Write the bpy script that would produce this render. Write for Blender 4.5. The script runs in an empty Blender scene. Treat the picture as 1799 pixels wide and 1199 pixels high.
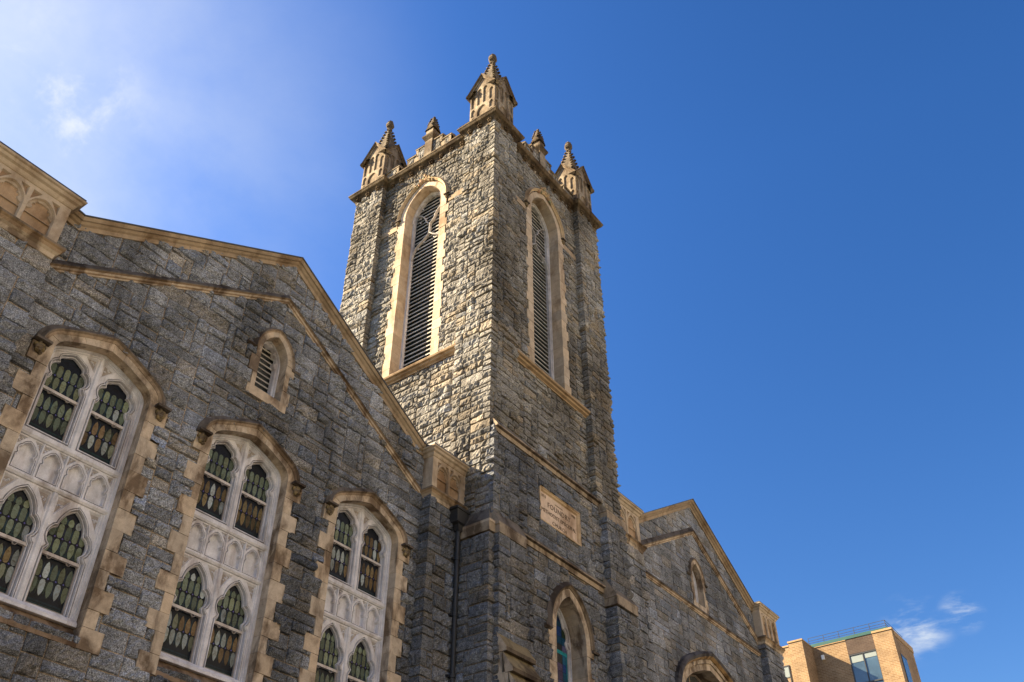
import bpy, math, random
import numpy as np
from mathutils import Matrix, Vector, geometry

SC = bpy.context.scene
EYE = 1.65                                   # camera height; all heights below are above the eye

# ------------------------------------------------------------------ camera
cam_d = bpy.data.cameras.new("camera"); cam = bpy.data.objects.new("camera", cam_d)
SC.collection.objects.link(cam)
cam_d.sensor_width = 36.0; cam_d.lens = 36.0 * 1625.714 / 1799.0
cam_d.clip_start = 0.1; cam_d.clip_end = 6000
R = Matrix.Rotation(-0.938338, 3, 'Z') @ Matrix.Rotation(2.261752 - math.pi / 2 + math.pi / 2, 3, 'X') @ Matrix.Rotation(-0.002255, 3, 'Z')
cam.matrix_world = Matrix.Translation((0, 0, EYE)) @ R.to_4x4()
SC.camera = cam

# ------------------------------------------------------------------ light
SUN = Vector((-1.0, 2.0, 1.52)).normalized()
sun_el = math.asin(SUN.z); sun_az = math.atan2(SUN.x, SUN.y)
sd = bpy.data.lights.new("sun", 'SUN'); so = bpy.data.objects.new("sun", sd); SC.collection.objects.link(so)
sd.energy = 5.0; sd.angle = math.radians(0.5); sd.color = (1.0, 0.81, 0.52)
so.rotation_euler = SUN.to_track_quat('Z', 'Y').to_euler(); so.location = (-30, 60, 60)
SC.view_settings.view_transform = 'Standard'; SC.view_settings.look = 'None'
SC.view_settings.gamma = 1.0; SC.view_settings.exposure = 2.25

W = bpy.data.worlds.new("World"); SC.world = W; W.use_nodes = True
nt = W.node_tree; nt.nodes.clear()
def N(t, **k):
    n = nt.nodes.new(t)
    for a, b in k.items(): setattr(n, a, b)
    return n
sky = N('ShaderNodeTexSky', sky_type='NISHITA'); sky.sun_disc = False
sky.sun_elevation = sun_el; sky.sun_rotation = sun_az
sky.altitude = 50; sky.air_density = 0.95; sky.dust_density = 0.5; sky.ozone_density = 2.6
hsv = N('ShaderNodeHueSaturation'); hsv.inputs['Saturation'].default_value = 1.19
gam = N('ShaderNodeGamma'); gam.inputs['Gamma'].default_value = 1.6; nt.links.new(sky.outputs[0], gam.inputs['Color'])
tnt = N('ShaderNodeMix', data_type='RGBA', blend_type='MULTIPLY'); tnt.inputs['Factor'].default_value = 1
sep = N('ShaderNodeSeparateXYZ'); tc = N('ShaderNodeTexCoord'); nt.links.new(tc.outputs['Generated'], sep.inputs[0])
low = N('ShaderNodeMapRange'); nt.links.new(sep.outputs[2], low.inputs[0]); low.inputs[1].default_value = .25; low.inputs[2].default_value = .75; low.inputs[3].default_value = .62; low.inputs[4].default_value = 1.06
dim = N('ShaderNodeVectorMath', operation='SCALE'); nt.links.new(gam.outputs[0], dim.inputs[0]); nt.links.new(low.outputs[0], dim.inputs['Scale'])   # thinner air glow towards the horizon
nt.links.new(dim.outputs[0], tnt.inputs['A']); tnt.inputs['B'].default_value = (0.88, 0.67, 0.55, 1)
nt.links.new(tnt.outputs['Result'], hsv.inputs['Color'])
def M(op, a, b=None, c=None):
    n = N('ShaderNodeMath', operation=op)
    for i, x in enumerate((a, b, c)):
        if x is None: continue
        if isinstance(x, (int, float)): n.inputs[i].default_value = x
        else: nt.links.new(x, n.inputs[i])
    return n.outputs[0]
def cloud(cdir, rad, scale, lo, hi, amount, stretch=None, seed=0.0, soft=0.6):
    d = N('ShaderNodeVectorMath', operation='DISTANCE'); nt.links.new(tc.outputs['Generated'], d.inputs[0])
    d.inputs[1].default_value = cdir
    mp = N('ShaderNodeMapping'); nt.links.new(tc.outputs['Generated'], mp.inputs[0])
    mp.inputs['Location'].default_value = (seed, seed * .7, 0)
    if stretch: mp.inputs['Rotation'].default_value = stretch[0]; mp.inputs['Scale'].default_value = stretch[1]
    nz = N('ShaderNodeTexNoise'); nt.links.new(mp.outputs[0], nz.inputs['Vector'])
    nz.inputs['Scale'].default_value = scale; nz.inputs['Detail'].default_value = 8; nz.inputs['Roughness'].default_value = .6
    nz.inputs['Distortion'].default_value = .2
    mr = N('ShaderNodeMapRange', interpolation_type='SMOOTHSTEP'); nt.links.new(d.outputs['Value'], mr.inputs[0])
    mr.inputs[1].default_value = rad * (1 - soft); mr.inputs[2].default_value = rad; mr.inputs[3].default_value = 1; mr.inputs[4].default_value = 0
    th = N('ShaderNodeMapRange', interpolation_type='SMOOTHSTEP'); nt.links.new(nz.outputs[0], th.inputs[0])
    th.inputs[1].default_value = lo; th.inputs[2].default_value = hi
    m = M('MULTIPLY', mr.outputs[0], th.outputs[0])
    return M('MULTIPLY', m, amount)
def pixdir(u, v):
    f = 1625.714
    q = R @ Vector(((u - 899.5) / f, -(v - 599.5) / f, -1)); q.normalize(); return tuple(q)
cl = [cloud(pixdir(108, 185), .10, 14, .49, .70, .95, seed=2.6, soft=.85),
      cloud(pixdir(60, 5), .06, 10, .40, .75, .5, seed=5.1, soft=.8),
      cloud(pixdir(-120, 250), .52, 2.6, .05, .80, .85, seed=1.7, soft=.95),
      cloud(pixdir(1610, 1102), .038, 26, .42, .70, .85, stretch=((0.3, 0.5, 0.9), (1, .45, 1.6)), seed=3.4, soft=.8),
      cloud(pixdir(1690, 1075), .024, 34, .44, .70, .65, stretch=((0.3, 0.5, 0.9), (1, .45, 1.6)), seed=7.7, soft=.8)]
col = hsv.outputs[0]
for c in cl:
    mx = N('ShaderNodeMix', data_type='RGBA'); nt.links.new(c, mx.inputs['Factor'])
    nt.links.new(col, mx.inputs['A']); mx.inputs['B'].default_value = (3.65, 3.9, 4.1, 1); col = mx.outputs['Result']
bg = N('ShaderNodeBackground'); bg.inputs['Strength'].default_value = 0.05
nt.links.new(col, bg.inputs['Color'])
out = N('ShaderNodeOutputWorld'); nt.links.new(bg.outputs[0], out.inputs['Surface'])

# ------------------------------------------------------------------ materials
def mat(name, base=(.5, .5, .5), rough=.85, attr=True, speck=None, blot=None, stain=None, bump=None, spec=.3, tint=None, extra=None):
    """procedural material; base colour multiplies the per-face colour 'Col' of the mesh."""
    m = bpy.data.materials.new(name); m.use_nodes = True
    t = m.node_tree; t.nodes.clear()
    def n(ty, **k):
        q = t.nodes.new(ty)
        for a, b in k.items(): setattr(q, a, b)
        return q
    L = t.links.new
    p = n('ShaderNodeBsdfPrincipled'); o = n('ShaderNodeOutputMaterial'); L(p.outputs[0], o.inputs[0])
    p.inputs['Roughness'].default_value = rough
    p.inputs['Specular IOR Level'].default_value = spec
    tcn = n('ShaderNodeTexCoord')
    def mul(a, b):
        x = n('ShaderNodeMix', data_type='RGBA', blend_type='MULTIPLY'); x.inputs['Factor'].default_value = 1
        L(a, x.inputs['A']); L(b, x.inputs['B']); return x.outputs['Result']
    rgb = n('ShaderNodeRGB'); rgb.outputs[0].default_value = (*base, 1); c = rgb.outputs[0]
    if attr:
        at = n('ShaderNodeAttribute', attribute_name='Col'); c = mul(c, at.outputs['Color'])
    def noise(scale, detail=2, stretch=None, rough_=.55, dist=0):
        z = n('ShaderNodeTexNoise'); z.inputs['Scale'].default_value = scale; z.inputs['Detail'].default_value = detail
        z.inputs['Roughness'].default_value = rough_; z.inputs['Distortion'].default_value = dist
        if stretch:
            mp = n('ShaderNodeMapping'); mp.inputs['Scale'].default_value = stretch; L(tcn.outputs['Object'], mp.inputs[0]); L(mp.outputs[0], z.inputs['Vector'])
        else: L(tcn.outputs['Object'], z.inputs['Vector'])
        return z.outputs[0]
    def ramp(f, stops):
        r = n('ShaderNodeValToRGB'); L(f, r.inputs[0]); e = r.color_ramp.elements
        while len(e) < len(stops): e.new(.5)
        for i, (p_, c_) in enumerate(stops): e[i].position = p_; e[i].color = (*c_, 1) if isinstance(c_, tuple) else (c_, c_, c_, 1)
        return r.outputs[0]
    if speck: c = mul(c, ramp(noise(speck[0], 3), [(.30, speck[1]), (.5, 1.0), (.72, speck[2])]))
    if blot: c = mul(c, ramp(noise(blot[0], 4, None, .6), [(.3, blot[1]), (.7, blot[2])]))
    if stain:   # weathering patches: (scale, stretch, low, high, colour)
        f = ramp(noise(stain[0], 5, stain[1], .62, .4), [(stain[2], stain[4]), (stain[3], (1., 1., 1.))]); c = mul(c, f)
    if extra: c = extra(n, L, c, noise, ramp, mul)
    L(c, p.inputs['Base Color'])
    if bump:
        b = n('ShaderNodeBump'); b.inputs['Strength'].default_value = bump[1]; b.inputs['Distance'].default_value = bump[2]
        L(noise(bump[0], 6, None, .65), b.inputs['Height']); L(b.outputs[0], p.inputs['Normal'])
    return m
MAT = {}
MAT['granite'] = mat('granite', (1.14, 1.20, 1.30), .9, speck=(50, .24, 2.4), blot=(10, .72, 1.25), stain=(.55, (1, 1, .38), .38, .60, (.42, .42, .42)), bump=(11, .8, .06), spec=.25)
MAT['granite_warm'] = mat('tower_granite', (1.20, 1.16, 1.06), .9, speck=(50, .26, 2.3), blot=(10, .72, 1.25), stain=(.55, (1, 1, .38), .38, .60, (.44, .42, .40)), bump=(11, .8, .06), spec=.25)
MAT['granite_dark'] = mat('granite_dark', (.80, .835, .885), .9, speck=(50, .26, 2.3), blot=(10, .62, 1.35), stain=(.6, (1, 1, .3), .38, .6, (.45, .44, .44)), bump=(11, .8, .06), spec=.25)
MAT['sandstone'] = mat('sandstone', (1, 1, 1), .9, speck=(90, .82, 1.15), blot=(5, .78, 1.15), stain=(1.6, (1.2, 1.2, .6), .40, .54, (.34, .30, .27)), bump=(30, .35, .012), spec=.2)
MAT['sandstone_dirty'] = mat('sooty_sandstone', (.66, .67, .66), .92, speck=(60, .75, 1.2), blot=(4, .6, 1.2), stain=(1.6, (1, 1, .5), .38, .58, (.34, .29, .25)), bump=(22, .5, .02), spec=.2)
MAT['sandstone_clean'] = mat('sandstone_clean', (1, 1, 1), .9, speck=(90, .85, 1.12), blot=(5, .82, 1.12), stain=(1.0, (1.3, 1.3, .5), .33, .50, (.50, .43, .36)), bump=(30, .3, .012), spec=.2)
MAT['lichen'] = mat('lichen_stone', (.10, .088, .075), .95, attr=False, speck=(60, .7, 1.3), blot=(3.2, .45, 1.9), stain=(.8, None, .40, .62, (.55, .6, .32)), bump=(24, .5, .02), spec=.2)
MAT['tracery'] = mat('weathered_tracery', (1, 1, 1), .8, speck=(70, .88, 1.1), blot=(4, .78, 1.12), stain=(1.6, (2.2, 2.2, .35), .30, .5, (.62, .56, .52)), bump=(40, .25, .006), spec=.25)
MAT['louvre'] = mat('grey_louvre', (.42, .40, .37), .75, attr=True, blot=(3, .75, 1.2), spec=.3)
MAT['dark'] = mat('painted_void_shade', (.006, .012, .013), .9, attr=False)
MAT['lead'] = mat('dark_roof_metal', (.045, .048, .06), .5, attr=False, blot=(2, .7, 1.3), spec=.4)
MAT['slate'] = mat('roof_slate', (.07, .075, .08), .7, attr=False, blot=(5, .6, 1.4), bump=(20, .3, .02))
MAT['iron'] = mat('black_painted_iron', (.018, .018, .02), .5, attr=False, spec=.5, bump=(30, .1, .004))
MAT['sash'] = mat('sash_timber', (.30, .26, .23), .7, attr=False, blot=(6, .8, 1.15))
MAT['letter_shadow'] = mat('painted_letter_shadow', (.10, .065, .04), .9, attr=False)  # dark tone paints the shadow of incised lettering; the mesh stands slightly proud
def glass_extra(n, L, c, noise, ramp, mul):
    c = mul(c, ramp(noise(11, 5, None, .7, 1.2), [(.30, (.50, .42, .34)), (.48, (1., 1., 1.)), (.66, (1.25, 1.35, 1.5))]))
    oi = n('ShaderNodeObjectInfo'); h = n('ShaderNodeHueSaturation'); L(c, h.inputs['Color'])
    mr = n('ShaderNodeMapRange'); L(oi.outputs['Random'], mr.inputs[0]); mr.inputs[3].default_value = .488; mr.inputs[4].default_value = .512
    L(mr.outputs[0], h.inputs['Hue']); return h.outputs[0]
MAT['glass'] = mat('stained_glass', (1, 1, 1), .32, spec=.10, extra=glass_extra, bump=(14, .18, .01))
MAT['pane'] = mat('office_glass', (.05, .085, .12), .06, attr=False, spec=.9, blot=(.4, .6, 1.5))

def brick_mat(name, c1, c2, mortar, sc=1.0):
    m = bpy.data.materials.new(name); m.use_nodes = True; t = m.node_tree; p = t.nodes['Principled BSDF']
    g = t.nodes.new('ShaderNodeTexCoord'); s = t.nodes.new('ShaderNodeSeparateXYZ'); a = t.nodes.new('ShaderNodeMath'); cb = t.nodes.new('ShaderNodeCombineXYZ')
    t.links.new(g.outputs['Object'], s.inputs[0]); t.links.new(s.outputs[0], a.inputs[0]); t.links.new(s.outputs[1], a.inputs[1])
    t.links.new(a.outputs[0], cb.inputs[0]); t.links.new(s.outputs[2], cb.inputs[1])
    b = t.nodes.new('ShaderNodeTexBrick'); t.links.new(cb.outputs[0], b.inputs['Vector'])
    b.inputs['Color1'].default_value = (*c1, 1); b.inputs['Color2'].default_value = (*c2, 1); b.inputs['Mortar'].default_value = (*mortar, 1)
    b.inputs['Scale'].default_value = sc; b.inputs['Brick Width'].default_value = .42; b.inputs['Row Height'].default_value = .135; b.inputs['Mortar Size'].default_value = .016
    b.inputs['Bias'].default_value = 0
    nz = t.nodes.new('ShaderNodeTexNoise'); nz.inputs['Scale'].default_value = .7; nz.inputs['Detail'].default_value = 5; t.links.new(g.outputs['Object'], nz.inputs['Vector'])
    r = t.nodes.new('ShaderNodeValToRGB'); r.color_ramp.elements[0].position = .3; r.color_ramp.elements[0].color = (.72, .70, .68, 1); r.color_ramp.elements[1].position = .7; r.color_ramp.elements[1].color = (1.12, 1.1, 1.06, 1)
    t.links.new(nz.outputs[0], r.inputs[0])
    x = t.nodes.new('ShaderNodeMix'); x.data_type = 'RGBA'; x.blend_type = 'MULTIPLY'; x.inputs['Factor'].default_value = 1
    t.links.new(b.outputs[0], x.inputs['A']); t.links.new(r.outputs[0], x.inputs['B']); t.links.new(x.outputs['Result'], p.inputs['Base Color'])
    p.inputs['Roughness'].default_value = .9; p.inputs['Specular IOR Level'].default_value = .2
    return m
MAT['brick'] = brick_mat('tan_brick', (.29, .195, .11), (.21, .13, .07), (.34, .27, .19))
MAT['brick_dark'] = brick_mat('brown_brick', (.085, .06, .05), (.06, .04, .035), (.10, .085, .075))
MAT['capstone'] = mat('pale_capstone', (.36, .24, .13), .9, attr=False, blot=(1.5, .8, 1.15))
MAT['limestone'] = mat('pale_limestone', (.35, .335, .32), .9, attr=False, blot=(.3, .85, 1.1))
MAT['teal'] = mat('teal_fascia', (.012, .07, .066), .5, attr=False, blot=(.6, .8, 1.2), spec=.4)
MAT['rail'] = mat('dark_rail', (.03, .033, .04), .5, attr=False)
MAT['white'] = mat('white_paint', (.8, .8, .78), .5, attr=False)
MAT['blind'] = mat('pale_blind', (.20, .24, .25), .6, attr=False)

# ------------------------------------------------------------------ mesh building
ORG = {}
def ident(p): return p
class Frame:
    """facade frame: u along the wall, v up, n outward."""
    def __init__(s, O, U, Nn): s.O = np.array(O, float); s.U = np.array(U, float); s.N = np.array(Nn, float)
    def __call__(s, p): return s.O + p[:, :1] * s.U + p[:, 1:2] * np.array([0, 0, 1.]) + p[:, 2:3] * s.N
class MB:
    def __init__(s, T=ident): s.V = []; s.F = []; s.C = []; s.n = 0; s.T = T
    def add(s, v, f, col=(1, 1, 1), T=None):
        v = np.asarray(v, float).reshape(-1, 3); v = (T or s.T)(v)
        s.V.append(v)
        for q in f: s.F.append([i + s.n for i in q])
        if len(col) and not isinstance(col[0], (int, float, np.floating)): s.C.extend(col)
        else: s.C.extend([tuple(col)] * len(f))
        s.n += len(v)
    def box(s, u0, u1, v0, v1, n0, n1, col=(1, 1, 1), T=None):
        v = [(a, b, c) for c in (n0, n1) for b in (v0, v1) for a in (u0, u1)]
        s.add(v, [(0, 1, 3, 2), (4, 6, 7, 5), (0, 4, 5, 1), (2, 3, 7, 6), (0, 2, 6, 4), (1, 5, 7, 3)], col, T)
    def prism(s, poly, n0, n1, col=(1, 1, 1), T=None):
        k = len(poly); v = [(a, b, n0) for a, b in poly] + [(a, b, n1) for a, b in poly]
        tri = [tuple(t) for t in geometry.tessellate_polygon([[Vector((a, b, 0)) for a, b in poly]])]
        f = tri + [tuple(i + k for i in t) for t in tri] + [(i, (i + 1) % k, (i + 1) % k + k, i + k) for i in range(k)]
        s.add(v, f, col, T)
    def plate(s, outer, holes, n, col=(1, 1, 1), T=None):
        polys = [[Vector((a, b, 0)) for a, b in P] for P in [outer] + holes]
        tri = [tuple(t) for t in geometry.tessellate_polygon(polys)]
        v = [(a, b, n) for P in [outer] + holes for a, b in P]
        s.add(v, tri, col, T)
    def loft(s, rings, col=(1, 1, 1), closed=True, T=None):
        k = len(rings[0]); v = np.concatenate([np.asarray(r, float) for r in rings]); f = []
        for j in range(len(rings) - 1):
            for i in range(k if closed else k - 1):
                a = j * k + i; b = j * k + (i + 1) % k; f.append((a, b, b + k, a + k))
        s.add(v, f, col, T)
    def sweep(s, path, prof, col=(1, 1, 1), side=1, closed=False, ends=True, T=None, blocks=None):
        """path: 2-D polyline; prof: list of (a, b): a across the path (left * side), b along the third axis."""
        if blocks:                                  # cut long runs into separate stones of slightly different tone
            q_ = [tuple(path[0])]
            for a_, b_ in zip(path[:-1], path[1:]):
                m_ = max(1, round(math.dist(a_, b_) / blocks)); q_ += [(a_[0] + (b_[0] - a_[0]) * i / m_, a_[1] + (b_[1] - a_[1]) * i / m_) for i in range(1, m_ + 1)]
            path = q_; rj = random.Random(len(q_)); jt = [rj.uniform(.82, 1.14) for _ in q_]
        P = np.asarray(path, float); k = len(P)
        d = np.diff(np.vstack([P, P[:1]]) if closed else P, axis=0); d /= np.linalg.norm(d, axis=1)[:, None]
        nl = np.stack([-d[:, 1], d[:, 0]], 1) * side
        mit = []
        for i in range(k):
            a = nl[i - 1] if (i > 0 or closed) else nl[0]; b = nl[i] if i < len(nl) else nl[-1]
            m = a + b; den = max(1 + float(a @ b), .25); mit.append(m / den)
        mit = np.array(mit)
        rings = [np.column_stack([P + mit * a, np.full(k, b)]) for a, b in prof]
        q = len(prof); v = np.concatenate(rings); f = []; cols = []
        for j in range(q - 1):
            c = col[j] if isinstance(col, list) else col
            for i in range(k if closed else k - 1):
                i2 = (i + 1) % k; f.append((j * k + i, j * k + i2, (j + 1) * k + i2, (j + 1) * k + i)); cols.append(tuple(np.array(c) * jt[i]) if blocks else tuple(c))
        if ends and not closed:
            f.append(tuple(j * k for j in range(q))); f.append(tuple(j * k + k - 1 for j in range(q))); cols += [tuple(col[0] if isinstance(col, list) else col)] * 2
        s.add(v, f, cols, T)
    def build(s, name, m, parent, smooth=False):
        o0 = ORG[parent.name]
        V = np.concatenate(s.V) - np.array(o0)
        me = bpy.data.meshes.new(name); me.from_pydata(V.tolist(), [], s.F); me.update()
        a = me.attributes.new('Col', 'FLOAT_COLOR', 'FACE')
        C = np.ones((len(s.F), 4), np.float32); C[:, :3] = np.array(s.C, np.float32)[:, :3]; a.data.foreach_set('color', C.ravel())
        me.materials.append(MAT[m])
        if smooth: me.shade_smooth()
        o = bpy.data.objects.new(name, me); SC.collection.objects.link(o); o.parent = parent; ORG[o.name] = o0
        return o
def thing(name, org, label, cat):
    e = bpy.data.objects.new(name, None); SC.collection.objects.link(e); e.empty_display_size = .5
    e.location = (org[0], org[1], org[2] + EYE); e['label'] = label; e['category'] = cat; ORG[e.name] = org
    return e
def copy_tree(o, parent, off):
    c = o.copy(); SC.collection.objects.link(c); c.parent = parent; ORG[c.name] = ORG[o.name]
    if off is not None: c.location = off
    for ch in list(o.children): copy_tree(ch, c, None)
    return c
# ---- 2-D shapes
def arc(p0, p1, b, n=8):
    """points from p0 (excluded) to p1; positive b bulges to the right of the direction of travel."""
    p0 = np.array(p0, float); p1 = np.array(p1, float)
    if abs(b) < 1e-4: return [tuple(p1)]
    ch = p1 - p0; c = np.linalg.norm(ch); sg = b * c; Rr = (c * c / 4 + sg * sg) / (2 * abs(sg)); d = ch / c; rt = np.array([d[1], -d[0]])
    ctr = (p0 + p1) / 2 + rt * (sg - math.copysign(Rr, b)); a0 = math.atan2(*(p0 - ctr)[::-1]); a1 = math.atan2(*(p1 - ctr)[::-1])
    if b > 0:
        while a1 < a0: a1 += 2 * math.pi
    else:
        while a1 > a0: a1 -= 2 * math.pi
    return [tuple(ctr + Rr * np.array([math.cos(a0 + (a1 - a0) * i / n), math.sin(a0 + (a1 - a0) * i / n)])) for i in range(1, n + 1)]
def light(cx, half):
    """closed CCW outline of a light from its right half: list of (x, z, bulge to next); last point on the axis."""
    pts = [(half[0][0], half[0][1])]
    for (x0, z0, b), (x1, z1, _) in zip(half[:-1], half[1:]): pts += arc((x0, z0), (x1, z1), b, 6 if b else 1)
    left = [(-x, z) for x, z in pts[::-1][1:]]
    return [(x + cx, z) for x, z in pts + left]
def offset(poly, o):
    P = np.array(poly, float); k = len(P); d = np.roll(P, -1, 0) - P; l = np.linalg.norm(d, axis=1); d /= l[:, None]
    nr = np.stack([d[:, 1], -d[:, 0]], 1); out_ = []
    for i in range(k):
        a = nr[i - 1]; b = nr[i]; m = (a + b) / max(1 + float(a @ b), .45); out_.append(tuple(P[i] + m * o))
    return out_
def pointed(a, h, n=10, z=0., cx=0.):
    """two-centred arch from left spring over the apex to right spring."""
    Rr = (a * a + h * h) / (2 * a); c = Rr - a; th = math.atan2(h, c) if c > 0 else math.pi - math.atan2(h, -c)
    th = math.asin(min(1, h / Rr)) if c >= 0 else math.pi - math.asin(min(1, h / Rr))
    L_ = [(-(-c) - Rr * math.cos(th * i / n) , Rr * math.sin(th * i / n)) for i in range(n + 1)]
    L_[-1] = (0., h)
    return [(x + cx, y + z) for x, y in L_] + [(-x + cx, y + z) for x, y in L_[::-1][1:]]
def fourc(a, h, n=7, z=0., cx=0., r1f=.52, phi=62):
    """four-centred (depressed) arch."""
    r1 = r1f * h; ph = math.radians(phi); c1 = np.array([-(a - r1), 0.])
    L_ = [(c1[0] - r1 * math.cos(ph * i / n), r1 * math.sin(ph * i / n)) for i in range(n + 1)]
    J = np.array(L_[-1]); d = (c1 - J) / np.linalg.norm(c1 - J); A = np.array([0., h]); w = J - A
    r2 = -(w @ w) / (2 * (d @ w)); c2 = J + r2 * d
    if r2 <= 0 or r2 > 60: L_ += [tuple(J + (A - J) * i / n) for i in range(1, n + 1)]
    else:
        a0 = math.atan2(*(J - c2)[::-1]); a1 = math.atan2(*(A - c2)[::-1])
        L_ += [tuple(c2 + r2 * np.array([math.cos(a0 + (a1 - a0) * i / n), math.sin(a0 + (a1 - a0) * i / n)])) for i in range(1, n + 1)]
    L_[-1] = (0., h)
    return [(x + cx, y + z) for x, y in L_] + [(-x + cx, y + z) for x, y in L_[::-1][1:]]
def inside(poly, X, Z):
    P = np.array(poly); r = np.zeros(X.shape, bool); j = len(P) - 1
    for i in range(len(P)):
        c = ((P[i, 1] > Z) != (P[j, 1] > Z)); den = P[j, 1] - P[i, 1]
        if den == 0: den = 1e-9
        r ^= c & (X < (P[j, 0] - P[i, 0]) * (Z - P[i, 1]) / den + P[i, 0]); j = i
    return r
SAND = (.48, .385, .285)
def sand(rng, k=.12):
    g = 1 + rng.uniform(-k, k); w = rng.uniform(-.03, .03); return (SAND[0] * g * (1 + w), SAND[1] * g, SAND[2] * g * (1 - w * 1.5))
MORTAR = (.29, .215, .14)

# ------------------------------------------------------------------ rock-faced masonry
def masonry(mb, path, z0, z1, keep=None, seed=1, res=.065, prot=(.03, .075), hs=(2, 2, 3, 3), ws=(4, 10), cu=.10, ru=(.10, .14), warm=.25, gain=1.0, bed=None, nz_=.20, hmax=.12, ew=.04, tl=(.40, .45)):
    """random ashlar of rock-faced stones laid along a plan polyline (outside on the right), real relief, mortar behind."""
    rng = random.Random(seed); nr = np.random.default_rng(seed)
    P = np.array(path, float); d = np.diff(P, axis=0); L = np.linalg.norm(d, axis=1); d /= L[:, None]
    nrm = np.stack([d[:, 1], -d[:, 0]], 1); U0 = np.concatenate([[0], np.cumsum(L)])
    cb = [0.]; corner = {}
    for i, l in enumerate(L):
        k = max(1, round(l / cu)); cb += [U0[i] + l * (j + 1) / k for j in range(k)]
        if i < len(L) - 1:
            cr = d[i, 0] * d[i + 1, 1] - d[i, 1] * d[i + 1, 0]; corner[len(cb) - 1] = 1 if cr > 0 else -1   # left turn = outward corner (outside is right)
    def place(u, h):
        u = np.asarray(u, float); i = np.clip(np.searchsorted(U0, u, side='right') - 1, 0, len(L) - 1)
        base = P[i] + d[i] * (u - U0[i])[..., None]; nn = nrm[i].copy()
        for j in range(1, len(L)):
            at = np.abs(u - U0[j]) < 1e-6
            if at.any():
                a = nrm[j - 1]; b = nrm[j]; nn[at] = (a + b) / (1 + a @ b); base[at] = P[j]
        return base + nn * h[..., None]
    zb = [z0]
    while zb[-1] < z1: zb.append(zb[-1] + rng.uniform(*ru))
    ncol = len(cb) - 1; nrow = len(zb) - 1; sk = [0] * ncol
    stones = []
    while True:
        r = min(sk)
        if r >= nrow: break
        c = sk.index(r); e = c
        while e < ncol and sk[e] == r: e += 1
        for k, t in corner.items():
            if t < 0 and c < k < e: e = k
        h = rng.choice(hs); w = rng.randint(*ws) if h > 2 else rng.randint(ws[0], ws[1] + 2)
        if rng.random() < .07: h, w = rng.choice([(1, rng.randint(4, 9)), (4, rng.randint(4, 7))])
        end = min(e, c + w)
        for k, t in corner.items():
            if t > 0 and c < k:
                if c < k <= end + 1: end = min(e, k + (2 if h % 2 else 4) + rng.randint(0, 1))
        if e - end < 2: end = e
        if min(nrow, r + h) == nrow - 1: h += 1
        stones.append((c, end, r, min(nrow, r + h)))
        for q in range(c, end): sk[q] = r + h
    V = []; Fq = []; Cq = []; nv = 0
    for (c0, c1, r0, r1) in stones:
        j = rng.uniform(.007, .013); ua, ub = cb[c0] + j, cb[c1] - j; za, zt = zb[r0] + j, zb[min(r1, nrow)] - j
        if c0 == 0: ua = cb[c0]
        if c1 == ncol: ub = cb[c1]
        br = [U0[k] for k in range(1, len(L)) if ua + .01 < U0[k] < ub - .01]
        nu = max(2, int(round((ub - ua) / res))); nz = max(2, int(round((zt - za) / res)))
        us = np.linspace(ua + .016, ub - .016, nu); us[1:-1] += nr.uniform(-.2, .2, nu - 2) * (us[1] - us[0])
        for b in br: us[np.argmin(np.abs(us - b))] = b
        us = np.concatenate([[ua], us, [ub]]); zs = np.concatenate([[za], np.linspace(za + .014, zt - .014, nz), [zt]])
        zs[2:-2] += nr.uniform(-.2, .2, len(zs) - 4) * (zs[2] - zs[1]) if len(zs) > 4 else 0
        UU, ZZ = np.meshgrid(us, zs)
        if keep is not None:
            kc = keep((UU[1:, 1:] + UU[:-1, :-1]) / 2, (ZZ[1:, 1:] + ZZ[:-1, :-1]) / 2)
            if not kc.any(): continue
        else: kc = np.ones((len(zs) - 1, len(us) - 1), bool)
        p = rng.uniform(*prot); w = ub - ua; hh = zt - za
        e = np.minimum(np.minimum(UU - ua, ub - UU), np.minimum(ZZ - za, zt - ZZ)); e = np.clip(e / ew, 0, 1) ** .5
        th = rng.uniform(0, 6.28); f1 = np.sin((UU * math.cos(th) + ZZ * math.sin(th)) * rng.uniform(7, 16) + rng.uniform(0, 6))
        H = p * (.72 + rng.gauss(0, tl[0]) * (UU - (ua + ub) / 2) / w + rng.gauss(0, tl[1]) * (ZZ - (za + zt) / 2) / hh + .25 * f1 + nr.normal(0, nz_, UU.shape))
        H = .004 + e * np.clip(H, .006, hmax)
        pts = place(UU, H); k = len(us)
        V.append(np.concatenate([pts.reshape(-1, 2), ZZ.reshape(-1, 1)], 1))
        g = gain * .205 * math.exp(rng.gauss(0, .15)); t = rng.random()
        colr = (g * 1.0, g * .985, g * .985) if t > warm else ((g * 1.1, g * .98, g * .84) if t > warm * .35 else (g * .94, g * .98, g * 1.08))
        iz, iu = np.nonzero(kc); a = nv + iz * k + iu
        Fq.append(np.stack([a, a + 1, a + 1 + k, a + k], 1)); Cq += [colr] * len(a); nv += len(UU.ravel())
    base = mb.n
    if V:
        mb.V.append(np.concatenate(V)); F = np.concatenate(Fq) + base; mb.F.extend(F.tolist()); mb.C.extend(Cq); mb.n += nv
    # mortar bed
    k = len(cb); zm = np.arange(z0, z1 + .001, .12); UU, ZZ = np.meshgrid(np.array(cb), zm)
    pts = place(UU, np.zeros(UU.shape) - .001); kc = np.ones((len(zm) - 1, k - 1), bool)
    if bed or keep: kc = (bed or keep)((UU[1:, 1:] + UU[:-1, :-1]) / 2, (ZZ[1:, 1:] + ZZ[:-1, :-1]) / 2)
    iz, iu = np.nonzero(kc); a = iz * k + iu
    mb.V.append(np.concatenate([pts.reshape(-1, 2), ZZ.reshape(-1, 1)], 1))
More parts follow.
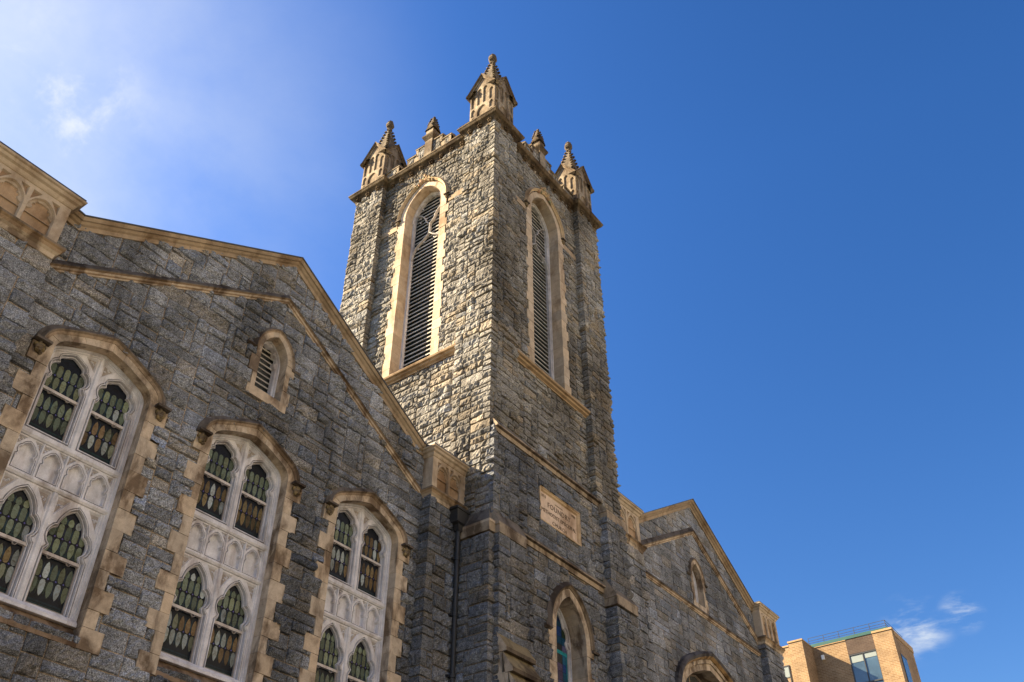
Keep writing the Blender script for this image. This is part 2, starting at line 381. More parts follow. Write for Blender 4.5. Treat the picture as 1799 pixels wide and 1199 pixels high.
    mb.F.extend((np.stack([a, a + 1, a + 1 + k, a + k], 1) + mb.n).tolist()); mb.C.extend([tuple(np.array(MORTAR) * rng.uniform(.75, 1.25)) for _ in a]); mb.n += UU.size

# ------------------------------------------------------------------ shared church pieces
DARKTOP = (.19, .155, .125)
def quoins(seed, a, zs, zb, wl=.40, wsn=.22, bh=.36):
    """layout of the toothed jamb stones: rectangles (u0, u1, z0, z1)."""
    rng = random.Random(seed); out_ = []
    for sgn in (-1, 1):
        z = zb; i = rng.randint(0, 1)
        while z < zs - .02:
            z2 = min(zs, z + bh * rng.uniform(.85, 1.2)); z2 = zs if zs - z2 < .15 else z2
            w = (wl if i % 2 else wsn) * rng.uniform(.9, 1.12); i += 1
            out_.append((a, a + w, z, z2) if sgn > 0 else (-a - w, -a, z, z2)); z = z2
    return out_
def cut(X, Z, cx, rects, arch):
    """mask of points inside quoins or inside the arch ring."""
    r = inside([(x + cx, z) for x, z in arch], X, Z)
    for u0, u1, z0, z1 in rects: r |= (X > cx + u0) & (X < cx + u1) & (Z > z0) & (Z < z1)
    return r
def ring_poly(arch, a, zb, zs): return [(-a, zb), (a, zb)] + [(x, z + zs) for x, z in arch[::-1]]
def jamb_and_arch(mb, arch_fn, a, zs, h, zb, depth, seed, arch_w=.2, wl=.40, wsn=.22, bh=.36, proud=.06):
    """quoined jambs and voussoirs of sandstone round an opening: arch_fn(a, h) gives the arch above the spring."""
    rng = random.Random(seed + 1000)
    for u0, u1, z, z2 in quoins(seed, a, zs, zb, wl, wsn, bh): mb.box(u0, u1, z + .004, z2 - .004, -depth, proud + rng.uniform(-.006, .008), sand(rng))
    inn = arch_fn(a, h); outr = arch_fn(a + arch_w, h + arch_w); k = len(inn); st = 2
    i = 0
    while i < k - 1:
        j = min(k - 1, i + st)
        poly = [inn[q] for q in range(i, j + 1)] + [outr[q] for q in range(j, i - 1, -1)]
        c = np.mean(poly, axis=0); poly = [tuple(c + (np.array(p) - c) * .985) for p in poly]
        mb.prism([(x, z + zs) for x, z in poly], -depth, proud + rng.uniform(-.006, .006), sand(rng)); i = j
def shift(pts, dz): return [(x, z + dz) for x, z in pts]
def hood(mb, arch, drop, prof, col):
    p = [(arch[0][0], arch[0][1] - drop)] + arch + [(arch[-1][0], arch[-1][1] - drop)] if drop else arch
    mb.sweep(p, prof, col)
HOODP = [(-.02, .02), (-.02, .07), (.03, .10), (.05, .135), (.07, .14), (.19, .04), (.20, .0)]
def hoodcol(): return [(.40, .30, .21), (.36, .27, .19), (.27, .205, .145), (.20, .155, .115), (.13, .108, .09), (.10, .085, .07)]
def lump(mb, c, r, rng, col, T=None, sq=(1, 1, 1), n=6):
    """small irregular carved lump."""
    v = []; f = []; m = n
    for i in range(n + 1):
        t = math.pi * i / n
        for j in range(m):
            p = 2 * math.pi * j / m; q = r * rng.uniform(.78, 1.2) if 0 < i < n else r
            v.append((c[0] + sq[0] * q * math.sin(t) * math.cos(p), c[1] + sq[1] * q * math.cos(t), c[2] + sq[2] * q * math.sin(t) * math.sin(p)))
    for i in range(n):
        for j in range(m):
            a = i * m + j; b = i * m + (j + 1) % m; f.append((a, b, b + m, a + m))
    mb.add(v, f, col, T)
def stop(T, u, z, rng, parent, s=1.0):
    """carved foliage stop under the end of a hood mould."""
    mb = MB(T); mb.box(u - .15 * s, u + .15 * s, z, z + .05 * s, -.02, .2 * s, (.13, .105, .085)); mb.box(u - .13 * s, u + .13 * s, z - .25 * s, z, -.03, .05, (.25, .18, .11))
    for i in range(11):
        a = i * 2.4; r = .085 * math.sqrt(i / 10)
        lump(mb, (u + r * math.cos(a) * s, z - .115 * s + r * math.sin(a) * s * 1.05, .085 * s + .05 * s * (1 - i / 10)), .05 * s, rng, (.17 + .07 * (i % 2), .13 + .05 * (i % 2), .09), n=5)
    return mb.build('hood_stop', 'sandstone', parent)
def moulded_lights(mb, lights, prof, col):
    """prof: list of (outward offset, depth n) from the face to the glass."""
    for Lp in lights: mb.loft([np.column_stack([np.array(offset(Lp, o)), np.full(len(Lp), n)]) for o, n in prof], col)
def slats(mb, arch_poly, z0, z1, step, n0, n1, rng):
    P = np.array(arch_poly)
    z = z0
    while z < z1:
        # clear width at this height
        xs = []
        for i in range(len(P)):
            a, b = P[i], P[(i + 1) % len(P)]
            if (a[1] > z) != (b[1] > z): xs.append(a[0] + (b[0] - a[0]) * (z - a[1]) / (b[1] - a[1]))
        if len(xs) >= 2:
            x0, x1 = min(xs), max(xs); dz = step * .22; g = rng.uniform(.75, 1.2)
            v = [(x0, z, n1), (x1, z, n1), (x1, z + dz, n0), (x0, z + dz, n0), (x0, z + step * .25, n1), (x1, z + step * .25, n1), (x1, z + dz + step * .25, n0), (x0, z + dz + step * .25, n0)]
            mb.add(v, [(0, 1, 2, 3), (4, 7, 6, 5), (0, 4, 5, 1), (3, 2, 6, 7)], (g, g, g * .98))
        z += step
def bar(mb, pts, w, n0, n1, col):
    mb.sweep(pts, [(-w / 2, n0), (-w / 2, n1 - .015), (-w / 4, n1), (w / 4, n1), (w / 2, n1 - .015), (w / 2, n0)], col)
TR = (.63, .615, .64)

CH = (17.0, 18.0, -EYE)
church = thing('church', CH, 'grey granite Gothic church with square bell tower, gabled wings and tan sandstone trim', 'church')
YW, YP, YT, XT = 15.0, 14.655, 13.81, 17.71
YL = 13.65                                     # lower stage of the tower front
REC = .26                                      # field of the tower recessed between its corner buttresses

# ------------------------------------------------------------------ walls
def gable_z(x, xc, zc, xf, zf): return zc - (zc - zf) * np.abs(x - xc) / abs(xf - xc)
LWX = (6.88, 10.645, 14.41)
def lw_open(a, h, z0): return [(-a, z0), (a, z0)] + [(x, z + 11.02) for x, z in fourc(a, h)[::-1]]
lwkeep_poly = [[(x + c, z) for x, z in lw_open(1.20, .72, 6.15)] for c in LWX]
LWQ = quoins(77, 1.08, 11.02, 5.95, .44, .23); LVQ = quoins(3, .40, 13.95, 12.84, .26, .13, .38)
lv_poly = [(10.7 + x, z) for x, z in [(-.48, 12.6), (.48, 12.6)] + [(p, q + 13.95) for p, q in pointed(.48, .72)[::-1]]]
def lw_bed(U, Z):
    X = U + 5.0; k = Z < gable_z(X, 10.78, 17.12, 5.25, 14.0) - .02
    for P in lwkeep_poly + [lv_poly]: k &= ~inside(P, X, Z)
    return k
def lw_keep(U, Z):
    k = lw_bed(U, Z); X = U + 5.0; k &= Z < gable_z(X, 10.78, 17.12, 5.25, 14.0) - .10
    k &= np.abs(Z - np.where(X < 10.74, 12.60 + (X - 5.0) * .5627, 15.83 - (X - 10.74) * .5594)) > .08
    for c in LWX: k &= ~cut(X, Z, c, LWQ, ring_poly(fourc(1.29, .83), 1.29, 10.9, 11.02))
    k &= ~cut(X, Z, 10.7, LVQ, ring_poly(pointed(.56, .78), .56, 13.9, 13.95)) & ~((np.abs(X - 10.7) < .6) & (Z > 12.61) & (Z < 12.86))
    return k
mb = MB(); masonry(mb, [(5.0, YW), (16.30, YW)], 4.2, 17.1, lw_keep, 11, .05, (.035, .11), warm=.2, ws=(4, 10), bed=lw_bed); mb.build('gable_wall', 'granite', church)
RW0 = 28.08
rw_arch = [(33.45 + x, z) for x, z in [(-2.95, 4), (2.95, 4)] + [(p, q + 11.1) for p, q in fourc(2.95, 2.25, r1f=.75)[::-1]]]
rw_lv = [(33.28 + x, z) for x, z in [(-.46, 15.5), (.46, 15.5)] + [(p, q + 16.75) for p, q in pointed(.46, .75)[::-1]]]
RVQ = quoins(4, .42, 16.75, 15.60, .26, .13, .38)
def rw_bed(U, Z):
    X = U + RW0; k = Z < gable_z(X, 33.5, 20.3, 28.3, 17.3)
    for P in (rw_arch, rw_lv): k &= ~inside(P, X, Z)
    return k
def rw_keep(U, Z): return rw_bed(U, Z) & (Z < gable_z(U + RW0, 33.5, 20.3, 28.3, 17.3) - .10) & ~cut(U + RW0, Z, 33.28, RVQ, ring_poly(pointed(.58, .82), .58, 16.7, 16.75))
mb = MB(); masonry(mb, [(RW0, YW), (38.80, YW)], 7.0, 20.3, rw_keep, 12, .09, (.026, .065), warm=.3, bed=rw_bed); mb.build('gable_wall', 'granite', church)
for pth, za, zt, sd_, rs in (([(1.32, 15.4), (1.32, YP), (5.0, YP), (5.0, YW + .05)], 4.0, 12.55, 21, .06),
                             ([(16.28, YW + .05), (16.28, YP), (XT + .02, YP)], 4.0, 12.6, 22, .06),
                             ([(25.4, YP), (28.1, YP), (28.1, YW + .05)], 7.0, 15.6, 23, .09),
                             ([(38.78, YW + .05), (38.78, YP), (40.55, YP), (40.55, 17.5)], 8.0, 15.7, 24, .10)):
    mb = MB(); masonry(mb, pth, za, zt, None, sd_, rs, (.035, .105)); mb.build('pier', 'granite', church)
# tower shaft
AX = (17.47, 21.35)
tow_path = [(XT, 21.2), (XT, 19.7), (XT + REC, 19.7), (XT + REC, 15.2), (XT, 15.2), (XT, YT), (19.08, YT), (19.08, YT + REC), (23.62, YT + REC), (23.62, YT), (25.05, YT), (25.05, 15.3)]
tl = np.concatenate([[0], np.cumsum(np.linalg.norm(np.diff(np.array(tow_path), axis=0), axis=1))])
uL = tl[2] + (19.7 - AX[0]); uF = tl[7] + (AX[1] - 19.08)
tow_poly = [[(c + x, z) for x, z in [(-1.03, 18.95), (1.03, 18.95)] + [(p, q + 27.3) for p, q in pointed(1.03, 1.42)[::-1]]] for c in (uL, uF)]
TQ = (quoins(1, .92, 27.3, 19.30, .38, .31, .40), quoins(2, .92, 27.3, 19.30, .38, .31, .40))
def tow_bed(U, Z):
    k = np.ones(U.shape, bool)
    for P in tow_poly: k &= ~inside(P, U, Z)
    return k
def tow_keep(U, Z):
    k = tow_bed(U, Z)
    for q, c, a in ((TQ[0], uL, .92), (TQ[1], uF, .92)):
        k &= ~cut(U, Z, c, q, ring_poly(pointed(a + .26, 1.54), a + .26, 27.2, 27.3)) & ~((np.abs(U - c) < 2.1) & (np.abs(U - c) > 1.3) & (Z > 26.83) & (Z < 27.15))
    return k
mb = MB(); masonry(mb, tow_path, 12.0, 29.85, tow_keep, 31, .06, (.05, .10), hs=(2, 2, 2, 3), ws=(4, 11), cu=.085, ru=(.085, .12), bed=tow_bed, nz_=.17, hmax=.125, ew=.03, tl=(.30, .40))
masonry(mb, [(25.05, 15.3), (25.05, 21.2), (XT, 21.2)], 8.0, 29.85, None, 32, .25, (.03, .06))
mb.build('tower_wall', 'granite_warm', church)
lan_poly = [(21.33 + x, z) for x, z in [(-.86, 2.0), (.86, 2.0)] + [(p, q + 10.15) for p, q in pointed(.86, 1.3)[::-1]]]
pl_poly = [(19.95, 13.22), (22.15, 13.22), (22.15, 14.38), (19.95, 14.38)]
LP0 = [(XT + .01, YT + .1), (XT + .01, YL), (23.42, YL)]
LQ = quoins(81, .76, 10.15, 2.5, .34, .22, .5)
def low_bed(U, Z):
    X = U + XT + .01 - (YT + .1 - YL); return ~(inside(lan_poly, X, Z) | inside(pl_poly, X, Z))
def low_keep(U, Z):
    X = U + XT + .01 - (YT + .1 - YL); return low_bed(U, Z) & ~cut(X, Z, 21.33, LQ, ring_poly(pointed(1.02, 1.44), 1.02, 10.1, 10.15)) & ~((Z > 12.09) & (Z < 12.31) & (X > 18.8)) & ~((Z > 15.1) & (X > XT + .05))
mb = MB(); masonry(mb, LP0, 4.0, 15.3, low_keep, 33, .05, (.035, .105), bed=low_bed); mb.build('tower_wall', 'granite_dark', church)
# buttresses with their sloping caps
def buttress(path, za, zt, seed, m='granite_dark'):
    mb = MB(); masonry(mb, path, za, zt, None, seed, .06, (.035, .105)); return mb.build('buttress', m, church)
YB = 13.42
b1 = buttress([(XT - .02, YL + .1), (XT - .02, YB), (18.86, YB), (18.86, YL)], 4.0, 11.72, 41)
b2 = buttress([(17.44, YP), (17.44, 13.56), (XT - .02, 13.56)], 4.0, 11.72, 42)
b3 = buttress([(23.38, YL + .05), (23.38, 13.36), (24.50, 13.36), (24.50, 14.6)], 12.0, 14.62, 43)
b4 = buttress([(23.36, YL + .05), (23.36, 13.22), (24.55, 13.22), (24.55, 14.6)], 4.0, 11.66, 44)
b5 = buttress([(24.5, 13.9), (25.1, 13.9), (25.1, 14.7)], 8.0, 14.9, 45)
def cap(par, x0, x1, yf, yw, z0, z1, side=0, lip=.06):
    """weathering: front lip at (yf) sloping up to the wall plane yw; side adds a hip to the left."""
    rng = random.Random(int(x0 * 100)); mb = MB()
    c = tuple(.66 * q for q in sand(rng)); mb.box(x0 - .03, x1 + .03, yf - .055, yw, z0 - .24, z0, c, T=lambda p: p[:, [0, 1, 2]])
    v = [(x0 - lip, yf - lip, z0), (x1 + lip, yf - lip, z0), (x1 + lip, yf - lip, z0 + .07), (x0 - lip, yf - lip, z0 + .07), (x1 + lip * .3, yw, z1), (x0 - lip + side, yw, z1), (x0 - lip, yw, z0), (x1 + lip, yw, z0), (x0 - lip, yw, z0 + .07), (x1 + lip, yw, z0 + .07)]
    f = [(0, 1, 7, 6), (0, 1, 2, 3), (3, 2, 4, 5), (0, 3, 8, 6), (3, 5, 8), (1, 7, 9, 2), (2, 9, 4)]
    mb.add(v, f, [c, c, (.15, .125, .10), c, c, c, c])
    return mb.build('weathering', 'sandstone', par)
cap(b1, XT - .02, 18.86, YB, YL, 12.0, 12.62)
cap(b3, 23.38, 24.50, 13.36, 13.82, 14.9, 15.5)
cap(b4, 23.36, 24.55, 13.22, 13.67, 11.95, 12.80)
mb = MB(); rng = random.Random(5)      # hipped cap of the buttress that faces the wing
x0, x1, ya, yb, z0, z1 = 17.38, 17.76, 13.49, YP, 12.02, 12.66
mb.box(17.385, 17.74, z0 - .26, z0, 13.505, YP, (.32, .25, .175), T=lambda p: p[:, [0, 2, 1]])
mb.add([(x0, ya, z0), (x1, ya, z0), (x1, yb, z0), (x0, yb, z0), (x0, ya, z0 + .07), (x1, ya, z0 + .07), (x1, yb, z0 + .07), (x0, yb, z0 + .07), (XT, 13.78, z1), (XT, yb, z1)],
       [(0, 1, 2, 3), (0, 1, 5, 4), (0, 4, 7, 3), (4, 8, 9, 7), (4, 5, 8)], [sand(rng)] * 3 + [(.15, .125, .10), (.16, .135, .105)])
mb.build('weathering', 'sandstone', b2)
# stepped sloping set-off low on the front buttress
mb = MB(); rng = random.Random(6); yy = YB; z = 9.05
for i in range(4):
    y2 = yy - .26; z2 = z - .44
    mb.add([(XT - .05, yy + .02, z), (18.9, yy + .02, z), (18.9, y2 - .03, z2), (XT - .05, y2 - .03, z2), (XT - .05, y2 - .03, z2 - .10), (18.9, y2 - .03, z2 - .10), (18.9, yy - .06, z2 - .10), (XT - .05, yy - .06, z2 - .10)],
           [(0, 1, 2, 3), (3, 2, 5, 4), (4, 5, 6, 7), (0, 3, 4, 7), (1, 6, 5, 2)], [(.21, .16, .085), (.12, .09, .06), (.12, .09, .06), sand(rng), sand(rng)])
    yy = y2 + .07; z = z2 - .10
mb.box(XT - .03, 18.88, 4.0, z, 0, 1, sand(rng), T=lambda p: np.column_stack([p[:, 0], np.where(p[:, 2] > .5, yy + .02, YL), p[:, 1]]))
for i, z_ in enumerate((8.55, 8.0, 7.45)): mb.box(XT - .028 - .002 * i, XT + .3, 6.5, z_, 0, 1, sand(rng), T=lambda p, i=i: np.column_stack([p[:, 0], np.where(p[:, 2] > .5, YB - .19 * (i + 1) + .06, YL), p[:, 1]]))
mb.build('weathering', 'sandstone', b1)

# plain core walls and plinth behind / below the masonry, roofs
mb = MB()
TP = lambda p: p[:, [0, 1, 2]]
mb.box(1.36, 16.3, 15.42, 40, -EYE - .2, 12.0, (.12, .12, .12)); mb.box(28.1, 40.5, 15.7, 40, -EYE - .2, 15.2, (.12, .12, .12))
mb.box(1.36, 16.28, 14.72, 15.5, -EYE - .2, 4.21, (.12, .12, .12)); mb.box(25.2, 40.5, 14.72, 15.7, -EYE - .2, 7.01, (.12, .12, .12))
mb.box(18.7, 24.9, 14.75, 21.1, -EYE - .2, 19.0, (.12, .12, .12)); mb.box(16.3, 25.2, 13.95, 14.75, -EYE - .2, 4.01, (.12, .12, .12)); mb.box(16.3, 28.2, 15.72, 40, -EYE - .2, 11.5, (.12, .12, .12))
mb.box(17.0, 18.7, 14.72, 15.72, -EYE - .2, 11.95, (.12, .12, .12))
mb.box(XT - .25, 24.6, YL - .35, 14.0, -EYE - .2, 4.0, (.13, .13, .13))
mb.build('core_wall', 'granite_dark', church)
def roof(xc, zc, x0, x1, zf, y0, y1):
    mb = MB(); mb.add([(x0, y0, zf), (xc, y0, zc), (x1, y0, zf), (x0, y1, zf), (xc, y1, zc), (x1, y1, zf), (x0, y0, zf - 3), (x1, y0, zf - 3), (x0, y1, zf - 3), (x1, y1, zf - 3)],
        [(0, 1, 4, 3), (1, 2, 5, 4), (0, 3, 8, 6), (2, 7, 9, 5), (0, 6, 7, 2, 1), (3, 4, 5, 9, 8)]); return mb.build('roof', 'slate', church)
roof(10.78, 16.7, 5.1, 16.4, 13.6, 15.5, 40); roof(33.5, 19.9, 28.0, 38.9, 17.0, 15.7, 40)

# ------------------------------------------------------------------ gable copings and string courses
FW = Frame((0, YW, 0), (1, 0, 0), (0, -1, 0))
COP = [(-.30, .0), (-.30, .07), (-.26, .075), (-.17, .08), (-.13, .13), (-.06, .17), (-.05, .215), (.0, .24), (.05, .26)]
def coping(path, s=1.0):
    mb = MB(FW); mb.sweep(path, [(.05 * s + (a - .05) * s * .72, b * s * .85) for a, b in COP], (.36, .27, .18), blocks=1.1); o = mb.build('gable_coping', 'sandstone_clean', church)
    mb = MB(FW); mb.sweep(path, [(.05 * s + .002, -.5), (.05 * s + .002, .24 * s), (.075 * s, .25 * s), (.08 * s, -.5)], (1, 1, 1)); mb.build('flashing', 'lead', o)
coping([(5.0, 14.13), (5.32, 14.07), (10.80, 17.22), (16.02, 14.17), (16.30, 14.17)])
coping([(28.1, 17.55), (28.55, 17.5), (33.5, 20.45), (38.55, 17.45), (38.8, 17.45)], 1.15)
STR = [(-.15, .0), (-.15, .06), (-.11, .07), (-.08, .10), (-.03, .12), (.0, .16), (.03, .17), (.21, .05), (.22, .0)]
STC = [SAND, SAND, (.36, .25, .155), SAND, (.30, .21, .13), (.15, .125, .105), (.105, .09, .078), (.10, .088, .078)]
def string(T, path, s=.74, side=1, par=church):
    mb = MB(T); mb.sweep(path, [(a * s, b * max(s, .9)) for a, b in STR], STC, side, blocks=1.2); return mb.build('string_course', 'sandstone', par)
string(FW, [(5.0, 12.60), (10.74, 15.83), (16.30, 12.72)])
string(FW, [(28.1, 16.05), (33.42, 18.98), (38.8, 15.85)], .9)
string(FW, [(28.1, 15.26), (38.8, 15.26)], .85)
FL = Frame((0, YL, 0), (1, 0, 0), (0, -1, 0))
WST = [(-.19, .0), (-.19, .05), (-.04, .05), (-.02, .13), (.025, .13), (.24, -.02), (.24, -.05)]
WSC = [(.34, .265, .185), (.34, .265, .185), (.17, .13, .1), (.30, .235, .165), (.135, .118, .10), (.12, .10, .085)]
def wstring(T, path):
    mb = MB(T); mb.sweep(path, WST, WSC, blocks=1.1); return mb.build('string_course', 'sandstone', church)
wstring(FL, [(XT + .03, 15.33), (23.42, 15.33)]); wstring(FL, [(18.86, 12.32), (23.38, 12.32)])

# ------------------------------------------------------------------ traceried windows of the near wing
def glass_pattern(mb, x0, x1, z0, z1, rows, rng, n, style, clip=None):
    """leaded opalescent petals on deep blue glass; rows: list of (z centre, height, kind)."""
    mb.box(x0, x1, z0, z1, n - .02, n, (.006, .008, .014))
    k = 5; w = (x1 - x0) / k
    for i in range(3): mb.box(x0, x1, z0 + .02 + i * .05, z0 + .05 + i * .05, n, n + .003, (.008, .016 + .012 * rng.random(), .028))
    for zc, hh, kind in rows:
        for i in range(k):
            xc = x0 + w * (i + .5); a = w * .37; h = hh / 2
            if clip is not None and not inside(clip, np.array([xc]), np.array([zc])).all(): continue
            top = [(a * .9, h * .3), (a * .5, h * .72), (0, h)] if kind in 'ut' else [(a * .95, h * .62), (a * .62, h * .88), (0, h * .98)]
            bot = [(a * .9, -h * .3), (a * .5, -h * .72), (0, -h)] if kind in 'db' else [(a * .95, -h * .62), (a * .62, -h * .88), (0, -h * .98)]
            pr = bot[::-1] + [(a, 0)] + top; poly = pr + [(-x, z) for x, z in pr[::-1][1:-1]]
            t = rng.random(); g = rng.uniform(.6, 1.35)
            pal = {'green': [(.165, .20, .145), (.20, .225, .14), (.12, .15, .105)], 'brown': [(.19, .125, .055), (.13, .085, .04), (.24, .175, .085)], 'mix': [(.20, .21, .14), (.18, .125, .06), (.30, .33, .31)]}[style]
            c = pal[int(t * 3)] if rng.random() > .08 else (.36, .40, .40)
            mb.add([(xc + x, zc + z, n + .004) for x, z in poly], [tuple(range(len(poly)))], tuple(q * g * .7 for q in c))
            if i < k - 1: X = xc + w / 2; Z = zc; mb.add([(X - .02, Z, n + .002), (X, Z - h * .95, n + .002), (X + .02, Z, n + .002), (X, Z + h * .95, n + .002)], [(0, 1, 2, 3)], rng.choice([(.012, .03, .045), (.01, .016, .03), (.02, .03, .02)]))
            if kind == 'd' and i < k - 1: s = .018; X = xc + w / 2; Z = zc + h + .02; mb.add([(X - s, Z, n + .005), (X, Z - s, n + .005), (X + s, Z, n + .005), (X, Z + s, n + .005)], [(0, 1, 2, 3)], (.085, .075, .26))
def traceried_window(cx, seed):
    rng = random.Random(seed); T = Frame((cx, YW, 0), (1, 0, 0), (0, -1, 0)); a, h, zs = 1.08, .62, 11.02; dp = .22
    up = lambda c: light(c, [(.365, 9.53, 0), (.365, 10.60, -.12), (.30, 10.74, .34), (.235, 11.05, .28), (.165, 11.20, .04), (0, 11.285, 0)])
    lo = lambda c: light(c, [(.365, 6.52, 0), (.365, 7.46, -.12), (.30, 7.60, .32), (.255, 7.96, .13), (0, 8.36, 0)])
    pn = lambda c: light(c, [(.165, 8.66, 0), (.165, 8.88, -.12), (.125, 8.95, .3), (.10, 9.08, .12), (0, 9.18, 0)])
    LU = [up(-.515), up(.515)]; LL = [lo(-.515), lo(.515)]; LPn = [pn(c) for c in (-.735, -.245, .245, .735)]
    tris = []
    for s in (-1, 1):
        q = [[(.075, 11.50), (.075, 11.16), (.34, 11.44)], [(.075, 8.47), (.075, 8.1), (.33, 8.47)], [(.70, 8.47), (.96, 8.47), (.96, 8.08)]]
        q += [[(.49 * j + .245 - .235, 9.27), (.49 * j + .245 - .225, 9.08), (.49 * j + .245 - .07, 9.27)] for j in (0, 1)] + [[(.49 * j + .245 + .07, 9.27), (.49 * j + .245 + .225, 9.08), (.49 * j + .245 + .235, 9.27)] for j in (0, 1)]
        for t in q:
            t = [(x * s, z) for x, z in t]; ar = sum(t[i][0] * t[(i + 1) % 3][1] - t[(i + 1) % 3][0] * t[i][1] for i in range(3))
            tris.append(t if ar > 0 else t[::-1])
    outer = [(-a, 6.40), (a, 6.40)] + shift(fourc(a, h), zs)[::-1]
    mb = MB(T); g1 = .075; fn = -dp
    mb.plate(outer, [offset(p, g1) for p in LU + LL] + [offset(p, .045) for p in LPn] + tris, fn, TR)
    prof = [(g1, fn), (.073, fn - .06), (.056, fn - .06), (.052, fn + .012), (.038, fn + .012), (.034, fn - .09), (.016, fn - .09), (.012, fn - .04), (0, fn - .045), (-.006, fn - .16)]
    moulded_lights(mb, LU + LL, prof, TR)
    moulded_lights(mb, LPn, [(.045, fn), (.042, fn - .045), (.029, fn - .045), (.026, fn + .004), (.013, fn + .004), (.010, fn - .07), (-.004, fn - .085)], TR)
    for t in tris:
        c = np.mean(t, axis=0); i1 = [tuple(c + (np.array(p) - c) * .72) for p in t]
        mb.loft([np.column_stack([np.array(t), [fn] * 3]), np.column_stack([np.array(i1), [fn - .035] * 3])], TR); mb.add([(x, z, fn - .035) for x, z in i1], [(0, 1, 2)], (.36, .32, .29))
        for q in range(4): lump(mb, (c[0] + rng.uniform(-.05, .05), c[1] + rng.uniform(-.05, .05), fn - .03), .022, rng, TR, n=4)
    mb.box(-a, a, 8.6, 9.3, fn - .10, fn - .084, (.64, .63, .66))
    # mullion, transoms, frame moulding
    for z in (8.50, 8.60, 9.28, 9.40): pass
    for z0_, z1_ in ((8.50, 8.60), (9.29, 9.42)): mb.sweep([(-a, z0_), (a, z0_)], [(0, fn), (.01, fn + .03), (.05, fn + .055), (z1_ - z0_ - .01, fn + .055), (z1_ - z0_, fn + .03), (z1_ - z0_, fn)], TR)
    mb.sweep([(0, 6.45), (0, 8.5)], [(-.055, fn), (-.03, fn + .03), (.03, fn + .03), (.055, fn)], TR); mb.sweep([(0, 9.42), (0, 11.58)], [(-.055, fn), (-.03, fn + .035), (.03, fn + .035), (.055, fn)], TR)
    for x in (-.49, .49):
        mb.sweep([(x, 8.6), (x, 9.29)], [(-.02, fn), (-.012, fn + .02), (.012, fn + .02), (.02, fn)], TR)
    mb.sweep([(0, 8.6), (0, 9.29)], [(-.02, fn), (-.012, fn + .02), (.012, fn + .02), (.02, fn)], TR)
    mb.sweep([(a, 6.4), (a, zs)][:1] + shift(fourc(a, h), zs)[::-1] + [(-a, 6.4)], [(0, fn + .0), (.0, fn + .05), (.045, fn + .05), (.055, fn + .02), (.085, fn + .02), (.095, fn)], TR)
    mb.sweep([(-a, 6.40), (a, 6.40)], [(-.06, fn), (-.06, fn + .10), (.0, fn + .10), (.08, fn + .03), (.08, fn)], TR)
    w = mb.build('window', 'tracery', church)
    # stone surround, sill and hood mould
    mb = MB(T); jamb_and_arch(mb, fourc, a, zs, h, 5.95, dp, 77, arch_w=.20, wl=.44, wsn=.23); mb.build('surround', 'sandstone', w)
    mb = MB(T); mb.add([(-a, 6.34, fn), (a, 6.34, fn), (a, 6.02, .05), (-a, 6.02, .05), (-a, 5.95, .05), (a, 5.95, .05), (a, 5.95, fn), (-a, 5.95, fn)], [(0, 1, 2, 3), (3, 2, 5, 4), (4, 5, 6, 7)], (.23, .16, .105)); mb.build('sill', 'sandstone', w)
    ho = fourc(a + .21, h + .21)
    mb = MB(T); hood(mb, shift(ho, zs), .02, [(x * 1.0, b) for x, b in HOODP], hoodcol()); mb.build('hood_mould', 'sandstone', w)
    for s in (-1, 1): stop(T, s * (a + .27), zs - .05, rng, w, 1.05)
    # glass and sashes
    for ix, c in enumerate((-.515, .515)):
        for k, (z0, zr, z1, clip) in enumerate(((6.5, 7.45, 8.42, LL[ix]), (9.5, 10.41, 11.35, LU[ix]))):
            x0, x1 = c - .37, c + .37
            st = [rng.choice(('green', 'mix', 'brown')), rng.choice(('green', 'brown', 'green'))] if k else [rng.choice(('green', 'mix')), 'green']
            mb = MB(T); glass_pattern(mb, x0, x1, z0, zr, [(zr - .255, .31, 't'), (zr - .57, .31, 'd')], rng, fn - .13, st[0]); mb.build('stained_glass', 'glass', w)
            mb = MB(T)
            rows = [(zr + .19, .30, 'd'), (zr + .49, .28, 'm'), (zr + .70, .16, 't')] if k == 0 else [(zr + .19, .30, 'd'), (zr + .48, .28, 'm')]
            glass_pattern(mb, x0, x1, zr, z1, rows, rng, fn - .105, st[1], offset(clip, .03)); mb.build('stained_glass', 'glass', w)
            mb = MB(T); mb.box(x0, x1, zr - .028, zr + .028, fn - .12, fn - .06, (.55, .5, .47))
            for s in (-.22, .16):
                ring = [(c + s + .045 * math.cos(t), zr - .03 + .05 * math.sin(t)) for t in np.linspace(math.pi, 2 * math.pi, 7)]
                bar(mb, ring, .014, fn - .075, fn - .055, (.4, .36, .33))
            mb.build('meeting_rail', 'tracery', w); bpy.data.objects[-1] if False else None
            mb = MB(T)
            for xa, xb in ((x0, x0 + .03), (x1 - .03, x1)): mb.box(xa, xb, z0, zr, fn - .125, fn - .085)
            mb.box(x0, x1, z0, z0 + .05, fn - .125, fn - .08); mb.build('sash', 'sash', w)
    return w
for i in range(3): traceried_window(LWX[i], 77 + i * 13)

